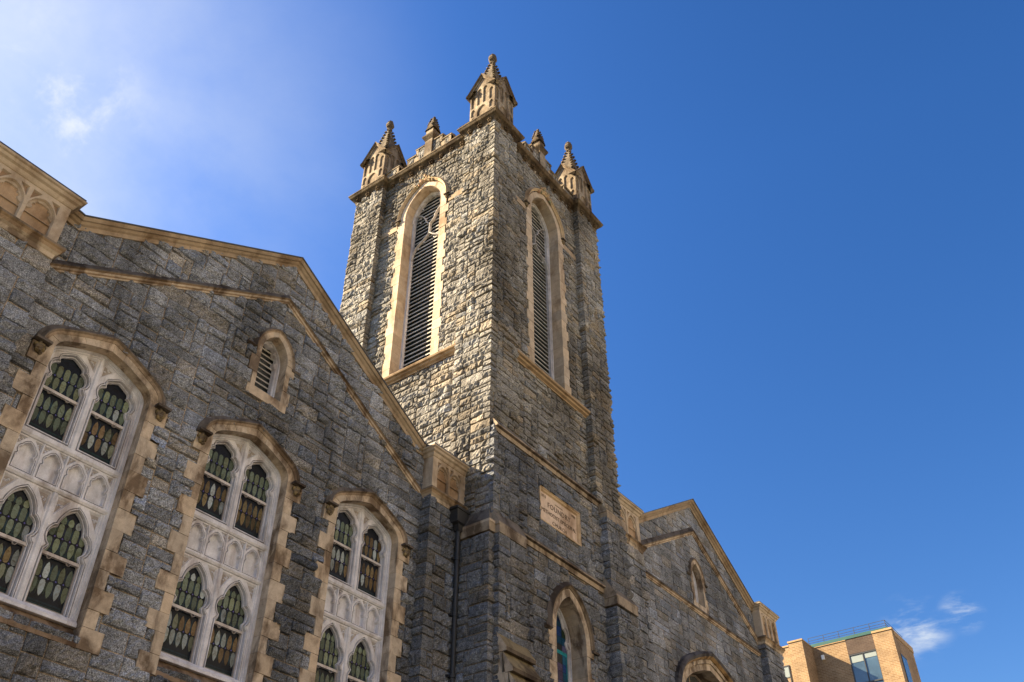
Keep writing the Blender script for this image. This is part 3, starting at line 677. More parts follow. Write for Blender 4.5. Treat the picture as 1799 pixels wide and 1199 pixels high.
# ------------------------------------------------------------------ louvred openings
def louvred(T, a, zb, zs, h, depth, hoodw, par, big, seed, step):
    rng = random.Random(seed); fw = .09 if big else .07; ai = a - fw; hi_ = h * ai / a
    outer = [(-a, zb), (a, zb)] + shift(pointed(a, h), zs)[::-1]; fn = -depth
    mb = MB(T)
    if big:
        inner = [(-ai, zb), (ai, zb)] + shift(pointed(ai, hi_), zs)[::-1]
        mb.loft([np.column_stack([np.array(outer), np.full(len(outer), fn)]), np.column_stack([np.array(inner), np.full(len(inner), fn)]), np.column_stack([np.array(inner), np.full(len(inner), fn - .12)])], TR)
        mb.sweep(outer[1:], [(0, fn), (0, fn + .05), (.04, fn + .05), (.06, fn)], TR)
        # flowing tracery: lower ogee arch, two daggers and the top light
        BARC = (.44, .43, .43); zt = zs - 1.75; n0, n1 = fn - .09, fn + .02; A = (0, zt + .78)
        for s in (-1, 1):
            q = lambda p0, p1, b, n=8: [p0] + [tuple(p) for p in arc(p0, p1, b, n)]
            bar(mb, q((s * ai, zt - .3), (s * .55 * ai, zt + .42), .14 * s) + arc((s * .55 * ai, zt + .42), A, -.06 * s, 4), .045, n0, n1, BARC)
            bar(mb, q((0, zt + 1.28), (s * .30 * ai, zt + 1.66), .12 * s, 4) + arc((s * .30 * ai, zt + 1.66), (s * .86 * ai, zs + .36), -.10 * s, 4), .042, n0, n1, BARC)
            bar(mb, q((s * .50 * ai, zs + .98), (0, zs + 1.16), -.1 * s, 3), .04, n0, n1, BARC)
            for (x, z) in ((.62 * ai, zt + .16), (.30 * ai, zt + .40), (.62 * ai, zs - .12), (.20, zs - .05), (.44, zs + .62), (.62 * ai, zs + .10)): lump(mb, (s * x, z, fn - .03), .035, rng, TR, sq=(1, 1, .8), n=5)
        bar(mb, [A, (0, zt + 1.3)], .05, n0, n1, BARC)
        pl = inner
    else:
        hd = light(0, [(ai - .01, zb, 0), (ai - .01, zs - .05, -.12), (ai * .74, zs + .06, .34), (ai * .58, zs + .34, .25), (ai * .3, zs + .52, .05), (0, zs + h - .14, 0)])
        mb.plate(outer, [offset(hd, .0)], fn, TR); moulded_lights(mb, [hd], [(0, fn), (-.02, fn - .02), (-.02, fn - .05), (-.035, fn - .12)], TR)
        mb.sweep(outer[1:], [(0, fn), (0, fn + .035), (.04, fn + .035), (.05, fn)], TR)
        pl = hd
    w = mb.build('louvred_window', 'tracery', par)
    mb = MB(T); slats(mb, pl, zb + .02, zs + h, step, fn - .16, fn - .10, rng); mb.build('louvre', 'louvre', w)
    mb = MB(T); mb.plate(outer, [], fn - .30); mb.build('shade_backing', 'dark', w)  # near-black sheet paints the darkness of the space behind the slats
    mb = MB(T); jamb_and_arch(mb, lambda x, y: pointed(x, y), a, zs, h, zb - .02, depth, seed, arch_w=.24 if big else .16, wl=.38 if big else .26, wsn=.31 if big else .13, bh=.40 if big else .38, proud=.06); mb.build('surround', 'sandstone_clean' if big else 'sandstone', w)
    ho = pointed(a + hoodw, h + hoodw * 1.02)
    mb = MB(T); pf = [(x * (.9 if big else .7), b * (1.25 if big else .8)) for x, b in HOODP]
    big_hood_tan = [(.50, .37, .23)] * 4 + [(.34, .25, .16), (.3, .22, .14)]  # paler stone tones for the hoods of the large tower openings
    hood(mb, shift(ho, zs), .02, pf, big_hood_tan if big else hoodcol()); mb.build('hood_mould', 'sandstone_clean' if big else 'sandstone', w)
    for s in (-1, 1):
        if big: stop(T, s * (a + hoodw + .06), zs - .06, rng, w, .85)
        else:
            mb = MB(T); mb.sweep([(s * (a + hoodw + .02), zs - .03), (s * (a + hoodw + .28), zs - .03)], [(-.05, 0), (-.05, .08), (.0, .10), (.04, .04), (.04, 0)], (.14, .115, .095)); mb.build('hood_stop', 'sandstone', w)
    if big:
        mb = MB(T)
        for i in range(26):
            t = rng.uniform(-1, 1); lump(mb, (t * .48, zs + h + hoodw + .18 - abs(t) * .42 + rng.uniform(-.08, .16), .11), rng.uniform(.05, .085), rng, (.36 * rng.uniform(.7, 1.2), .25, .15), n=5)
        mb.build('carved_crest', 'sandstone_clean', w)
    else:
        mb = MB(T); mb.box(-a - .2, a + .2, zb - .25, zb - .005, fn, .06, sand(rng)); mb.build('sill', 'sandstone', w)
    return w
TL = Frame((XT + REC, AX[0], 0), (0, -1, 0), (-1, 0, 0)); TF = Frame((AX[1], YT + REC, 0), (1, 0, 0), (0, -1, 0))
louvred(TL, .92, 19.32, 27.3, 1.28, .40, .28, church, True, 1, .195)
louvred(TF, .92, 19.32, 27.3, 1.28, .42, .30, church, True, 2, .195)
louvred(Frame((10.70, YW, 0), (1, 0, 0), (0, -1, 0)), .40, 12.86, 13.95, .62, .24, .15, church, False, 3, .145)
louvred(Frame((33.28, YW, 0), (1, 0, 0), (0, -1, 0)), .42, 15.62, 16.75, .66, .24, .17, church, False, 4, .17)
SILL = [(-.24, .0), (-.24, .07), (-.20, .08), (-.16, .16), (-.10, .18), (-.08, .25), (-.02, .27), (.0, .26), (.14, .0)]
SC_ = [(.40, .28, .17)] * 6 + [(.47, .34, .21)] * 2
for T, L0, L1 in ((TL, -(19.7 - AX[0]), AX[0] - 15.2), (TF, 19.08 - AX[1], 23.62 - AX[1])):
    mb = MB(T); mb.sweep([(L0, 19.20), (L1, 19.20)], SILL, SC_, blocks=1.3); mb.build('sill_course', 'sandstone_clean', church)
    rng = random.Random(9)
    for u0, u1 in ((L0 + .01, -1.32), (1.32, L1 - .01)): mb = MB(T); mb.box(u0, u1, 26.84, 27.12, -.02, .06, (.36, .275, .19)); mb.build('sandstone_band', 'sandstone_clean', church)

# ------------------------------------------------------------------ tower crown
crown = [(25.05, 21.2), (XT, 21.2), (XT, 19.7), (XT + REC, 19.7), (XT + REC, 15.2), (XT, 15.2), (XT, YT), (19.08, YT), (19.08, YT + REC), (23.62, YT + REC), (23.62, YT), (25.05, YT), (25.05, 21.2)]
CORN = [(.0, 29.68), (.035, 29.70), (.05, 29.76), (.06, 29.84), (.10, 29.93), (.17, 30.0), (.20, 30.02), (.23, 30.04), (.27, 30.13), (.29, 30.16), (.29, 30.21), (.27, 30.23), (-.1, 30.30), (-.4, 30.30)]
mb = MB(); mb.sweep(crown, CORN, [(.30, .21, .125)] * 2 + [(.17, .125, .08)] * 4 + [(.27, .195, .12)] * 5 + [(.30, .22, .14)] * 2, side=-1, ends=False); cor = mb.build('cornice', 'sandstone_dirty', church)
rng = random.Random(14)
def rosettes(T, u0, u1, nn):
    for i in range(nn):
        u = u0 + (u1 - u0) * (i + .5) / nn; mb = MB()
        for k in range(5):
            t = k * 1.2566 + .3; lump(mb, (u + .075 * math.cos(t), 29.88 + .075 * math.sin(t), .11 + .02 * math.sin(t)), .055, rng, (.24, .165, .095), T, n=4)
        lump(mb, (u, 29.88, .15), .045, rng, (.3, .2, .12), T, n=4); mb.build('rosette', 'sandstone_dirty', cor)
FXL = Frame((XT, 0, 0), (0, -1, 0), (-1, 0, 0)); FXR = Frame((XT + REC, 0, 0), (0, -1, 0), (-1, 0, 0)); FYL = Frame((0, YT, 0), (1, 0, 0), (0, -1, 0)); FYR = Frame((0, YT + REC, 0), (1, 0, 0), (0, -1, 0))
rosettes(FXL, -21.3, -19.65, 3); rosettes(FXR, -19.6, -15.3, 8); rosettes(FXL, -15.2, -13.72, 3); rosettes(FYL, 17.62, 19.1, 3); rosettes(FYR, 19.2, 23.5, 8); rosettes(FYL, 23.62, 25.15, 3)
# stepped parapet
STEP = ((0., .72, 31.50), (.72, 1.20, 31.18), (1.20, 1.68, 30.72), (1.68, 2.4, 31.16))
def pz(t):
    t = np.abs(t); r = np.full(t.shape, 31.16)
    r[t < 1.68] = 30.72; r[t < 1.20] = 31.18; r[t < .72] = 31.50; return r
def parapet(T, pth, seed):
    L_ = abs(pth[1][0] - pth[0][0]) + abs(pth[1][1] - pth[0][1])
    def kp(U, Z):
        t = U - L_ / 2; k = Z < pz(t) - .10
        for e in (.72, 1.20, 1.68): k &= ~((np.abs(np.abs(t) - e) < .11) & (Z > 30.55))
        return k
    mb = MB(); masonry(mb, pth, 30.26, 31.5, kp, seed, .07, (.02, .05), hs=(2, 2), ws=(2, 4)); p = mb.build('parapet', 'granite_warm', church)
    mb = MB(T); rng = random.Random(seed)
    for s in (-1, 1):
        for t0, t1, z in STEP:
            u0, u1 = sorted((s * t0, s * t1)); mb.box(u0, u1, 30.24, z - .11, -.40, -.002, sand(rng, .05))
            mb.box(u0 - .03, u1 + .03, z - .10, z - .03, -.43, .05, sand(rng)); mb.prism([(.06, z - .03), (-.18, z + .08), (-.42, z - .03)], u0 - .03, u1 + .03, (.32, .24, .15), T=lambda p: T(p[:, [2, 1, 0]]))
        for e, za, zt in ((.72, 31.18, 31.50), (1.20, 30.72, 31.18), (1.68, 30.72, 31.16)):
            d = .0 if e != 1.68 else 0
            u0, u1 = sorted((s * (e - .13 if e != 1.68 else e), s * (e if e != 1.68 else e + .13))); mb.box(u0, u1, za - .15, zt - .10, -.2, .03, sand(rng))
    mb.build('parapet_cap', 'sandstone_dirty', p)
    # small crocketed pinnacle in the middle
    rng = random.Random(seed + 5); mb = MB(T); g = (.33, .24, .15)
    mb.box(-.20, .20, 30.24, 31.70, -.36, .09, SAND); mb.loft([[(-.2, 31.55, -.36), (.2, 31.55, -.36), (.2, 31.55, .09), (-.2, 31.55, .09)], [(-.31, 31.78, -.46), (.31, 31.78, -.46), (.31, 31.78, .19), (-.31, 31.78, .19)], [(-.31, 31.86, -.46), (.31, 31.86, -.46), (.31, 31.86, .19), (-.31, 31.86, .19)], [(-.2, 31.93, -.36), (.2, 31.93, -.36), (.2, 31.93, .09), (-.2, 31.93, .09)]], (.22, .16, .1))
    mb.box(-.19, .19, 31.93, 32.38, -.35, .08, SAND)
    for k in range(4):
        ang = k * math.pi / 2; rot = lambda p, ang=ang: T(np.column_stack([p[:, 0] * math.cos(ang) - p[:, 2] * math.sin(ang), p[:, 1], -.135 + p[:, 0] * math.sin(ang) + p[:, 2] * math.cos(ang)]))
        mb.prism([(-.21, 32.34), (.21, 32.34), (.25, 32.27), (0, 32.72), (-.25, 32.27)], .0, .24, (.27, .2, .125), rot)
    mb.build('small_pinnacle', 'sandstone_dirty', p)
    sp = bpy.data.objects[[o.name for o in SC.objects if o.name.startswith('small_pinnacle')][-1]] if False else SC.objects[-1]
    return p, mb
def crockets(mb, c, z0, r0, z1, r1, nn, rng, T=None, size=.06, sides=4, phase=math.pi / 4):
    for k in range(sides):
        a = phase + k * 2 * math.pi / sides
        for i in range(nn):
            t = (i + .4) / nn; r = r0 + (r1 - r0) * t + size * .5
            lump(mb, (c[0] + r * math.cos(a), c[1] + r * math.sin(a), z0 + (z1 - z0) * t), size * (1.1 - .3 * t), rng, (.20, .15, .10), T, n=5)
pyr = lambda c, z0, r0, z1, r1, n=8, ph=math.pi / 8: [[(c[0] + r * math.cos(ph + i * 2 * math.pi / n), c[1] + r * math.sin(ph + i * 2 * math.pi / n), z) for i in range(n)] for z, r in ((z0, r0), (z1, r1))]
for T, pth, sd_ in ((FXR, [(XT + REC + .02, 19.62), (XT + REC + .02, 15.32)], 51), (FYR, [(19.2, YT + REC + .02), (23.5, YT + REC + .02)], 52)):
    cen = (pth[0][0] + pth[1][0]) / 2, (pth[0][1] + pth[1][1]) / 2
    TT = Frame((cen[0], cen[1], 0), T.U, T.N); p, _ = parapet(TT, pth, sd_)
    cc = (cen[0] - T.N[0] * .135, cen[1] - T.N[1] * .135); rng = random.Random(sd_)
    mb = MB(); mb.loft(pyr(cc, 32.4, .27, 33.22, .07), (.22, .165, .11)); crockets(mb, cc, 32.65, .2, 33.25, .07, 4, rng, size=.055); lump(mb, (cc[0], cc[1], 33.24), .08, rng, (.2, .15, .1))
    mb.build('spirelet', 'sandstone_dirty', p)
mb = MB(); mb.box(XT + .4, 24.8, 14.4, 21.0, 30.0, 30.5, (.1, .1, .1)); mb.box(24.5, 24.9, 15.0, 20.0, 30.2, 31.2, (.13, .13, .13)); mb.box(19, 23.6, 20.6, 21.0, 30.2, 31.2, (.13, .13, .13)); mb.build('tower_roof', 'granite_dark', church)
# corner pinnacles
def pinnacle():
    cx, cy = XT + .68, YT + .68; hw = .635; rng = random.Random(61); z0, ze, zp = 30.25, 32.42, 33.32
    mb = MB()
    def ar(u0, u1, v0, v1):
        a = (u1 - u0) / 2; hh = a * 1.35; return [(u0, v0), (u1, v0)] + [(x + (u0 + u1) / 2, z + v1 - hh) for x, z in pointed(a, hh, 5)[::-1]]
    for k in range(4):
        ang = k * math.pi / 2
        T = Frame((cx + hw * math.sin(ang), cy - hw * math.cos(ang), 0), (math.cos(ang), math.sin(ang), 0), (math.sin(ang), -math.cos(ang), 0))
        outer = [(-hw, z0), (hw, z0), (hw, ze), (0, zp), (-hw, ze)]
        H = []
        for s in (-1, 1):
            u0, u1 = sorted((s * .36, s * .57)); H += [ar(u0, u1, 30.36, 30.86), ar(u0, u1, 30.94, 31.42), ar(u0, u1, 31.50, 32.28)]
            u0, u1 = sorted((s * .035, s * .265)); H += [ar(u0, u1, 31.52, 32.62)]
        H.append(ar(-.26, .26, 30.36, 31.42))
        mb.plate(outer, H, 0, SAND, T)
        for h_ in H: mb.loft([np.column_stack([np.array(h_), np.full(len(h_), 0.)]), np.column_stack([np.array(offset(h_, -.018)), np.full(len(h_), -.03)]), np.column_stack([np.array(offset(h_, -.02)), np.full(len(h_), -.05)])], SAND, T=T)
        mb.add([(x, z, -.048) for x, z in [(-hw + .07, z0), (hw - .07, z0), (hw - .07, ze), (0, zp - .06), (-hw + .07, ze)]], [(0, 1, 2, 3, 4)], (.42, .32, .22), T)
        for s in (-1, 1): mb.box(*sorted((s * .50, s * .62)), z0, ze - .02, -.005, .035, SAND, T) if False else None
        # raking gable mould with a deep eave
        mb.sweep([(-hw - .12, ze - .10), (0, zp + .05), (hw + .12, ze - .10)], [(-.06, -.05), (-.06, .04), (-.02, .06), (.02, .10), (.06, .12), (.08, .0), (.08, -.3)], [SAND, SAND, (.3, .21, .13), (.27, .2, .13), (.2, .155, .11), (.2, .155, .11)], T=T)
        # roof of this gable
        mb.add([(-hw - .12, ze - .03, .05), (0, zp + .12, .05), (hw + .12, ze - .03, .05), (0, zp + .12, -hw)], [(0, 1, 3), (1, 2, 3)], (.2, .155, .11), T)
    p = mb.build('pinnacle', 'sandstone_dirty', church)
    mb = MB(); mb.loft(pyr((cx, cy), 32.8, .66, 35.0, .09, 4, math.pi / 4), (.24, .19, .14)); crockets(mb, (cx, cy), 33.0, .58, 35.0, .09, 9, rng, size=.08); mb.build('spire', 'sandstone_dirty', p)
    mb = MB(); pr = [(.075, 34.95), (.13, 35.02), (.10, 35.08), (.075, 35.14), (.09, 35.18), (.15, 35.25), (.185, 35.36), (.17, 35.46), (.11, 35.52), (.14, 35.58), (.10, 35.66), (.04, 35.7)]
    mb.loft([[(cx + r * (1 + .12 * (i % 2)) * math.cos(i * math.pi / 6), cy + r * (1 + .12 * (i % 2)) * math.sin(i * math.pi / 6), z) for i in range(12)] for r, z in pr], (.2, .15, .105)); mb.build('finial', 'sandstone_dirty', p)
    return p
pin = pinnacle()
for dx, dy in ((0, 21.2 - YT - 1.36), (25.05 - XT - 1.36, 0), (25.05 - XT - 1.36, 21.2 - YT - 1.36)): copy_tree(pin, church, (dx, dy, 0))

# ------------------------------------------------------------------ panelled parapet blocks on the piers
def block(x0, x1, zb, zt, nb, seed, y=YP):
    rng = random.Random(seed); T = Frame((0, y - .03, 0), (1, 0, 0), (0, -1, 0)); mb = MB(T)
    m = .17; w = (x1 - x0 - 2 * m) / nb; H = []; K = []
    for i in range(nb):
        c = x0 + m + w * (i + .5); a = w / 2 - .035; hh = a * 1.25; zc = zt - .2
        H.append([(c - a, zb + .02), (c + a, zb + .02)] + [(x + c, z + zc - hh) for x, z in pointed(a, hh, 8)[::-1]])
        for s in (-1, 1):
            t = [(c + s * a * .98, zt - .13), (c + s * a * .98, zc - hh * .52), (c + s * a * .34, zt - .13)]; ar_ = sum(t[q][0] * t[(q + 1) % 3][1] - t[(q + 1) % 3][0] * t[q][1] for q in range(3)); H.append(t if ar_ > 0 else t[::-1])
        z5 = zc - hh
        K.append((light(c, [(a - .015, z5 - .12, 0), (a - .015, z5 + .0, -.15), (a * .62, z5 + .08, .36), (a * .52, z5 + hh * .52, .30), (a * .28, z5 + hh * .72, .05), (0, z5 + hh - .09, 0)]), c, a, z5))
    mb.plate([(x0, zb), (x1, zb), (x1, zt), (x0, zt)], H, 0, SAND)
    for h_ in H:
        mb.loft([np.column_stack([np.array(h_), np.full(len(h_), 0.)]), np.column_stack([np.array(offset(h_, -.022)), np.full(len(h_), -.045)]), np.column_stack([np.array(offset(h_, -.024)), np.full(len(h_), -.055)])], SAND)
        if len(h_) == 3: mb.add([(x, z, -.05) for x, z in offset(h_, -.02)], [(0, 1, 2)], (.3, .2, .125))
    for Lp, c, a, z5 in K:      # sunk cusped heads
        top = [(c - a, z5 - .12), (c + a, z5 - .12)] + [(x + c, z + z5) for x, z in pointed(a, a * 1.25, 8)[::-1]]
        mb.plate(top, [offset(Lp, -.005)], -.05, sand(rng, .05)); mb.loft([np.column_stack([np.array(offset(Lp, -.005)), np.full(len(Lp), -.05)]), np.column_stack([np.array(offset(Lp, -.02)), np.full(len(Lp), -.08)])], SAND)
    mb.box(x0 + .02, x1 - .02, zb, zt - .01, -.45, -.082, (.42, .29, .18)); mb.box(x0, x0 + .05, zb, zt, -.45, -.002, sand(rng, .04)); mb.box(x1 - .05, x1, zb, zt, -.45, -.002, sand(rng, .04))
    b = mb.build('parapet_block', 'sandstone_clean', church)
    # cap moulding and base cornice round three sides
    yb = y - .03; pth = [(x0, yb + .45), (x0, yb), (x1, yb), (x1, yb + .45)]
    mb = MB(); mb.sweep(pth, [(.0, zt - .04), (.02, zt - .03), (.04, zt), (.06, zt + .06), (.11, zt + .09), (.13, zt + .15), (.17, zt + .17), (.18, zt + .21), (-.3, zt + .26)], SAND, side=-1); mb.build('cap_moulding', 'sandstone_clean', b)
    mb = MB(); mb.box(x0 - .15, x1 + .15, yb - .15, yb + .5, zt + .235, zt + .275) ; mb.build('flashing', 'lead', b)
    mb = MB(); mb.sweep(pth, [(-.01, zb - .32), (.03, zb - .31), (.05, zb - .22), (.10, zb - .17), (.12, zb - .1), (.16, zb - .07), (.16, zb - .02), (.02, zb + .06), (-.05, zb + .06)], [SAND] * 3 + [(.33, .23, .14)] * 2 + [(.2, .15, .105), (.12, .1, .08), (.12, .1, .08)], side=-1); mb.build('base_moulding', 'sandstone', b)
    return b
block(1.35, 4.97, 12.85, 13.95, 5, 71); block(16.27, 17.70, 12.85, 13.93, 2, 72); block(26.2, 28.02, 15.95, 17.2, 2, 73); block(38.76, 40.55, 16.0, 17.3, 3, 74)

# ------------------------------------------------------------------ tower lancet, plaque, entrance window
def lancet():
    rng = random.Random(81); T = Frame((21.33, YL, 0), (1, 0, 0), (0, -1, 0)); a, zs, h, dp = .76, 10.15, 1.16, .46; fn = -dp
    outer = [(-a, 2.5), (a, 2.5)] + shift(pointed(a, h), zs)[::-1]
    Lp = light(0, [(.64, 2.6, 0), (.64, zs - .1, -.1), (.52, zs + .08, .3), (.42, zs + .48, .12), (0, zs + 1.0, 0)])
    mb = MB(T); mb.plate(outer, [offset(Lp, .085)], fn, TR); moulded_lights(mb, [Lp], [(.085, fn), (.075, fn + .03), (.06, fn + .03), (.05, fn - .03), (.03, fn - .03), (.02, fn - .01), (0, fn - .02), (-.01, fn - .06)], TR); w = mb.build('window', 'tracery', church)
    mb = MB(T); mb.box(-.66, .66, 2.6, zs + 1.08, fn - .09, fn - .07, (.01, .012, .03)); n = fn - .066
    z = 2.7
    while z < zs + .8:
        hh = rng.uniform(.14, .3)
        for i in range(5):
            x = -.64 + i * .256; c = rng.choice([(.02, .05, .16), (.05, .05, .18), (.10, .10, .20), (.05, .04, .07), (.03, .03, .03), (.12, .09, .16), (.02, .09, .15)]); g = rng.uniform(.6, 1.5)
            if z > zs - .15: c = rng.choice([(.01, .04, .14), (.01, .06, .12), (.008, .02, .06), (.03, .05, .03)])
            mb.box(x + .006, x + .248, z + .006, z + hh - .006, n, n + .004, tuple(q * g for q in c))
        if abs(z - (zs - .3)) < .15: mb.box(-.64, .64, zs - .3, zs - .2, n + .005, n + .01, (.02, .22, .24))
        z += hh
    mb.box(.56, .62, 2.7, zs - .3, n + .005, n + .008, (.015, .13, .16)); mb.build('stained_glass', 'glass', w)
    mb = MB(T); jamb_and_arch(mb, pointed, a, zs, h, 2.5, dp, 81, arch_w=.24, wl=.34, wsn=.22, bh=.5); mb.build('surround', 'sandstone', w)
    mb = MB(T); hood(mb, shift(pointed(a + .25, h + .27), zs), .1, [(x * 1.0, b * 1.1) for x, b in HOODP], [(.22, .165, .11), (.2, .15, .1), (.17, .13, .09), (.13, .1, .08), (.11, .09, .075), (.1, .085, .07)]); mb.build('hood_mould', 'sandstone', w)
    for s in (-1, 1):
        mb = MB(T); mb.sweep([(s * (a + .27), zs - .12), (s * (a + .58), zs - .12)], [(-.06, 0), (-.06, .13), (.0, .15), (.05, .06), (.05, 0)], (.13, .105, .085)); mb.build('hood_stop', 'sandstone', w)
lancet()
def plaque():
    T = Frame((21.05, YL, 0), (1, 0, 0), (0, -1, 0)); mb = MB(T); a, z0, z1 = 1.10, 13.22, 14.38; pc = (.62, .48, .37)
    mb.box(-a + .02, a - .02, z0 + .02, z1 - .02, -.10, -.03, pc)
    mb.sweep([(-a, z0), (-a, z1), (a, z1), (a, z0)][::-1], [(0, -.1), (0, .05), (.03, .055), (.05, .03), (.08, .02), (.11, -.02), (.12, -.03)], [(.52, .38, .24)] * 6, side=1, closed=True)
    p = mb.build('plaque', 'sandstone_clean', church)
    def word(txt, x, z, size, parent, sp=1.0, align='CENTER'):
        cu = bpy.data.curves.new('lettering', 'FONT'); cu.body = txt; cu.size = size; cu.align_x = align; cu.extrude = .004; cu.space_character = sp; cu.resolution_u = 3
        ob = bpy.data.objects.new('tmp', cu); SC.collection.objects.link(ob); dg = bpy.context.evaluated_depsgraph_get(); dg.update()
        me = bpy.data.meshes.new_from_object(ob.evaluated_get(dg)); bpy.data.objects.remove(ob); bpy.data.curves.remove(cu)
        o0 = ORG[parent.name]; q = T(np.array([[x, z, -.027]]))[0] - np.array(o0)
        me.transform(Matrix.Translation(Vector(q)) @ Matrix.Rotation(math.pi / 2, 4, 'X')); me.materials.clear(); me.materials.append(MAT['letter_shadow'])
        o = bpy.data.objects.new('lettering', me); SC.collection.objects.link(o); o.parent = parent
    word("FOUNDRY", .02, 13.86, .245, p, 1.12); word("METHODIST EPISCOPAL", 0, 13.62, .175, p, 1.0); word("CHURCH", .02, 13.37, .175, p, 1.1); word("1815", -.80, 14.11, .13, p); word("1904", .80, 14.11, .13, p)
    mb = MB(T); mb.box(-.2, .22, 14.105, 14.125, -.03, -.024); mb.build('lettering', 'letter_shadow', p)
plaque()
def entrance():
    rng = random.Random(91); T = Frame((33.45, YW, 0), (1, 0, 0), (0, -1, 0)); a, h, zs = 2.55, 1.9, 11.1; f = lambda x, y: fourc(x, y, 10, r1f=.75)
    mb = MB(T); inn = f(a, h); dp = .75; outer = [(-a, 7.2), (a, 7.2)] + shift(inn, zs)[::-1]; H = []
    arch_y = lambda x: np.interp(x, [p[0] for p in inn], [p[1] for p in inn]) + zs
    for i in range(5):
        c = -2.0 + i * 1.0; top = float(arch_y(abs(c) + .3)) - .5
        H.append(light(c, [(.36, 7.4, 0), (.36, top - .6, -.1), (.29, top - .46, .3), (.22, top - .12, .15), (0, top + .22, 0)]))
    mb.plate(outer, [offset(q, .07) for q in H], -dp, (.42, .33, .25)); moulded_lights(mb, H, [(.07, -dp), (.06, -dp - .03), (.04, -dp - .03), (.02, -dp - .07), (0, -dp - .14)], (.42, .33, .25))
    for i in range(4): mb.sweep([(-1.5 + i, 7.2), (-1.5 + i, float(arch_y(-1.5 + i)) - .02)], [(-.06, -dp), (-.03, -dp + .06), (.03, -dp + .06), (.06, -dp)], (.42, .33, .25))
    mb.sweep(shift(f(a - .02, h - .02), zs), [(-.16, -dp), (-.14, -dp + .04), (-.06, -dp + .04), (-.02, -dp + .1), (0, -dp + .1)], (.42, .33, .25))
    w = mb.build('window', 'tracery', church)
    mb = MB(T); mb.plate(outer, [], -dp - .15, (.012, .02, .03))
    for i in range(5): mb.box(-2.2 + i, -1.9 + i, 10.2, 12.6, -dp - .148, -dp - .145, (.02, .12, .19))
    mb.build('stained_glass', 'glass', w)
    mb = MB(T); jamb_and_arch(mb, f, a, zs, h, 7.0, dp, 91, arch_w=.26, wl=.55, wsn=.4, bh=.5, proud=.0); jamb_and_arch(mb, f, a + .27, zs, h + .27, 7.0, .1, 92, arch_w=.2, wl=.3, wsn=.25, bh=.5, proud=.05); mb.build('surround', 'sandstone', w)
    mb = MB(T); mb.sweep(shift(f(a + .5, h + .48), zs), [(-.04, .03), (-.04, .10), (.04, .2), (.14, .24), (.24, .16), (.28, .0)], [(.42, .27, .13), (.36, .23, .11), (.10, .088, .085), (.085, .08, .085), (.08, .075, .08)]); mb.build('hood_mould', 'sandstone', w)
entrance()
# ------------------------------------------------------------------ rainwater pipe
mb = MB(); cx, cy = 17.30, 14.50
def ring(z, r, n=12): return [(cx + r * math.cos(i * 2 * math.pi / n), cy + r * math.sin(i * 2 * math.pi / n), z) for i in range(n)]
mb.loft([ring(3.0, .065), ring(12.0, .065)])
for z in (11.1, 9.55, 8.0, 6.4): mb.loft([ring(z, .065), ring(z + .01, .085), ring(z + .09, .085), ring(z + .1, .065)]); mb.box(cx - .13, cx + .13, cy + .02, cy + .15, z + .02, z + .08)
pipe = mb.build('downpipe', 'iron', church)
mb = MB(); sq = lambda z, r, ry: [(cx - r, cy - ry, z), (cx + r, cy - ry, z), (cx + r, cy + ry, z), (cx - r, cy + ry, z)]
mb.loft([sq(11.95, .08, .08), sq(12.12, .12, .1), sq(12.16, .22, .15), sq(12.52, .24, .16), sq(12.53, .28, .19), sq(12.60, .28, .19), sq(12.6, .2, .1), sq(12.5, .2, .1)]); mb.build('hopper', 'iron', pipe)

# ------------------------------------------------------------------ brick building behind
BX, BY = 80.0, 19.02
bb = thing('brick_building', (BX + 6, BY + 6, -EYE), 'tan brick office block with teal roof fascia and rooftop railing behind the church', 'building')
mb = MB(); Z0 = -EYE; c1 = (1, 1, 1)
mb.box(BX, BX + .4, BY, 20.66, Z0, 31.0)                        # right corner pier
mb.box(BX + .12, BX + .5, 23.06, 26.2, Z0, 30.98)               # field
mb.box(BX - 2.2, BX + .5, 26.05, 27.3, Z0, 31.0); mb.box(BX - 2.1, BX + .5, 27.3, 34.0, Z0, 30.75)
mb.box(BX + .4, BX + 5.5, BY + .002, 34.0, Z0, 30.6)
wall = mb.build('wall', 'brick', bb)
mb = MB(); mb.box(BX - .06, BX + .45, BY - .06, 20.69, 31.0, 31.16); mb.box(BX + .06, BX + .5, 23.03, 26.05, 30.98, 31.12); mb.box(BX - 2.26, BX + .5, 26.0, 27.35, 31.0, 31.14); mb.box(BX - 2.16, BX + .5, 27.35, 34.0, 30.75, 30.88); mb.build('wall_cap', 'capstone', wall)
mb = MB(); mb.box(BX + .45, BX + 5.55, BY - .05, BY + .3, 30.6, 31.1); mb.build('wall_cap', 'capstone', wall)
mb = MB(); mb.box(BX + .10, BX + .4, 20.66, 23.06, 29.72, 31.05); mb.box(BX + .10, BX + .4, 20.66, 23.06, Z0, 25.2); mb.build('dark_brick_panel', 'brick_dark', bb)
mb = MB(); mb.box(BX + .3, BX + 5.2, 19.5, 26.4, 30.6, 31.32); mb.box(BX + .05, BX + .3, 19.3, 26.5, 31.05, 31.32); mb.build('fascia', 'teal', bb)
mb = MB()
for z in (31.52, 31.72, 31.98): mb.box(BX + .28, BX + .31, 19.42, 26.3, z, z + .03)
for i in range(6): y = 19.42 + i * 1.372; mb.box(BX + .27, BX + .315, y, y + .04, 31.3, 32.0)
for z in (31.52, 31.72, 31.98): mb.box(BX + .28, BX + 5, 19.42, 19.45, z, z + .03)
mb.build('railing', 'rail', bb)
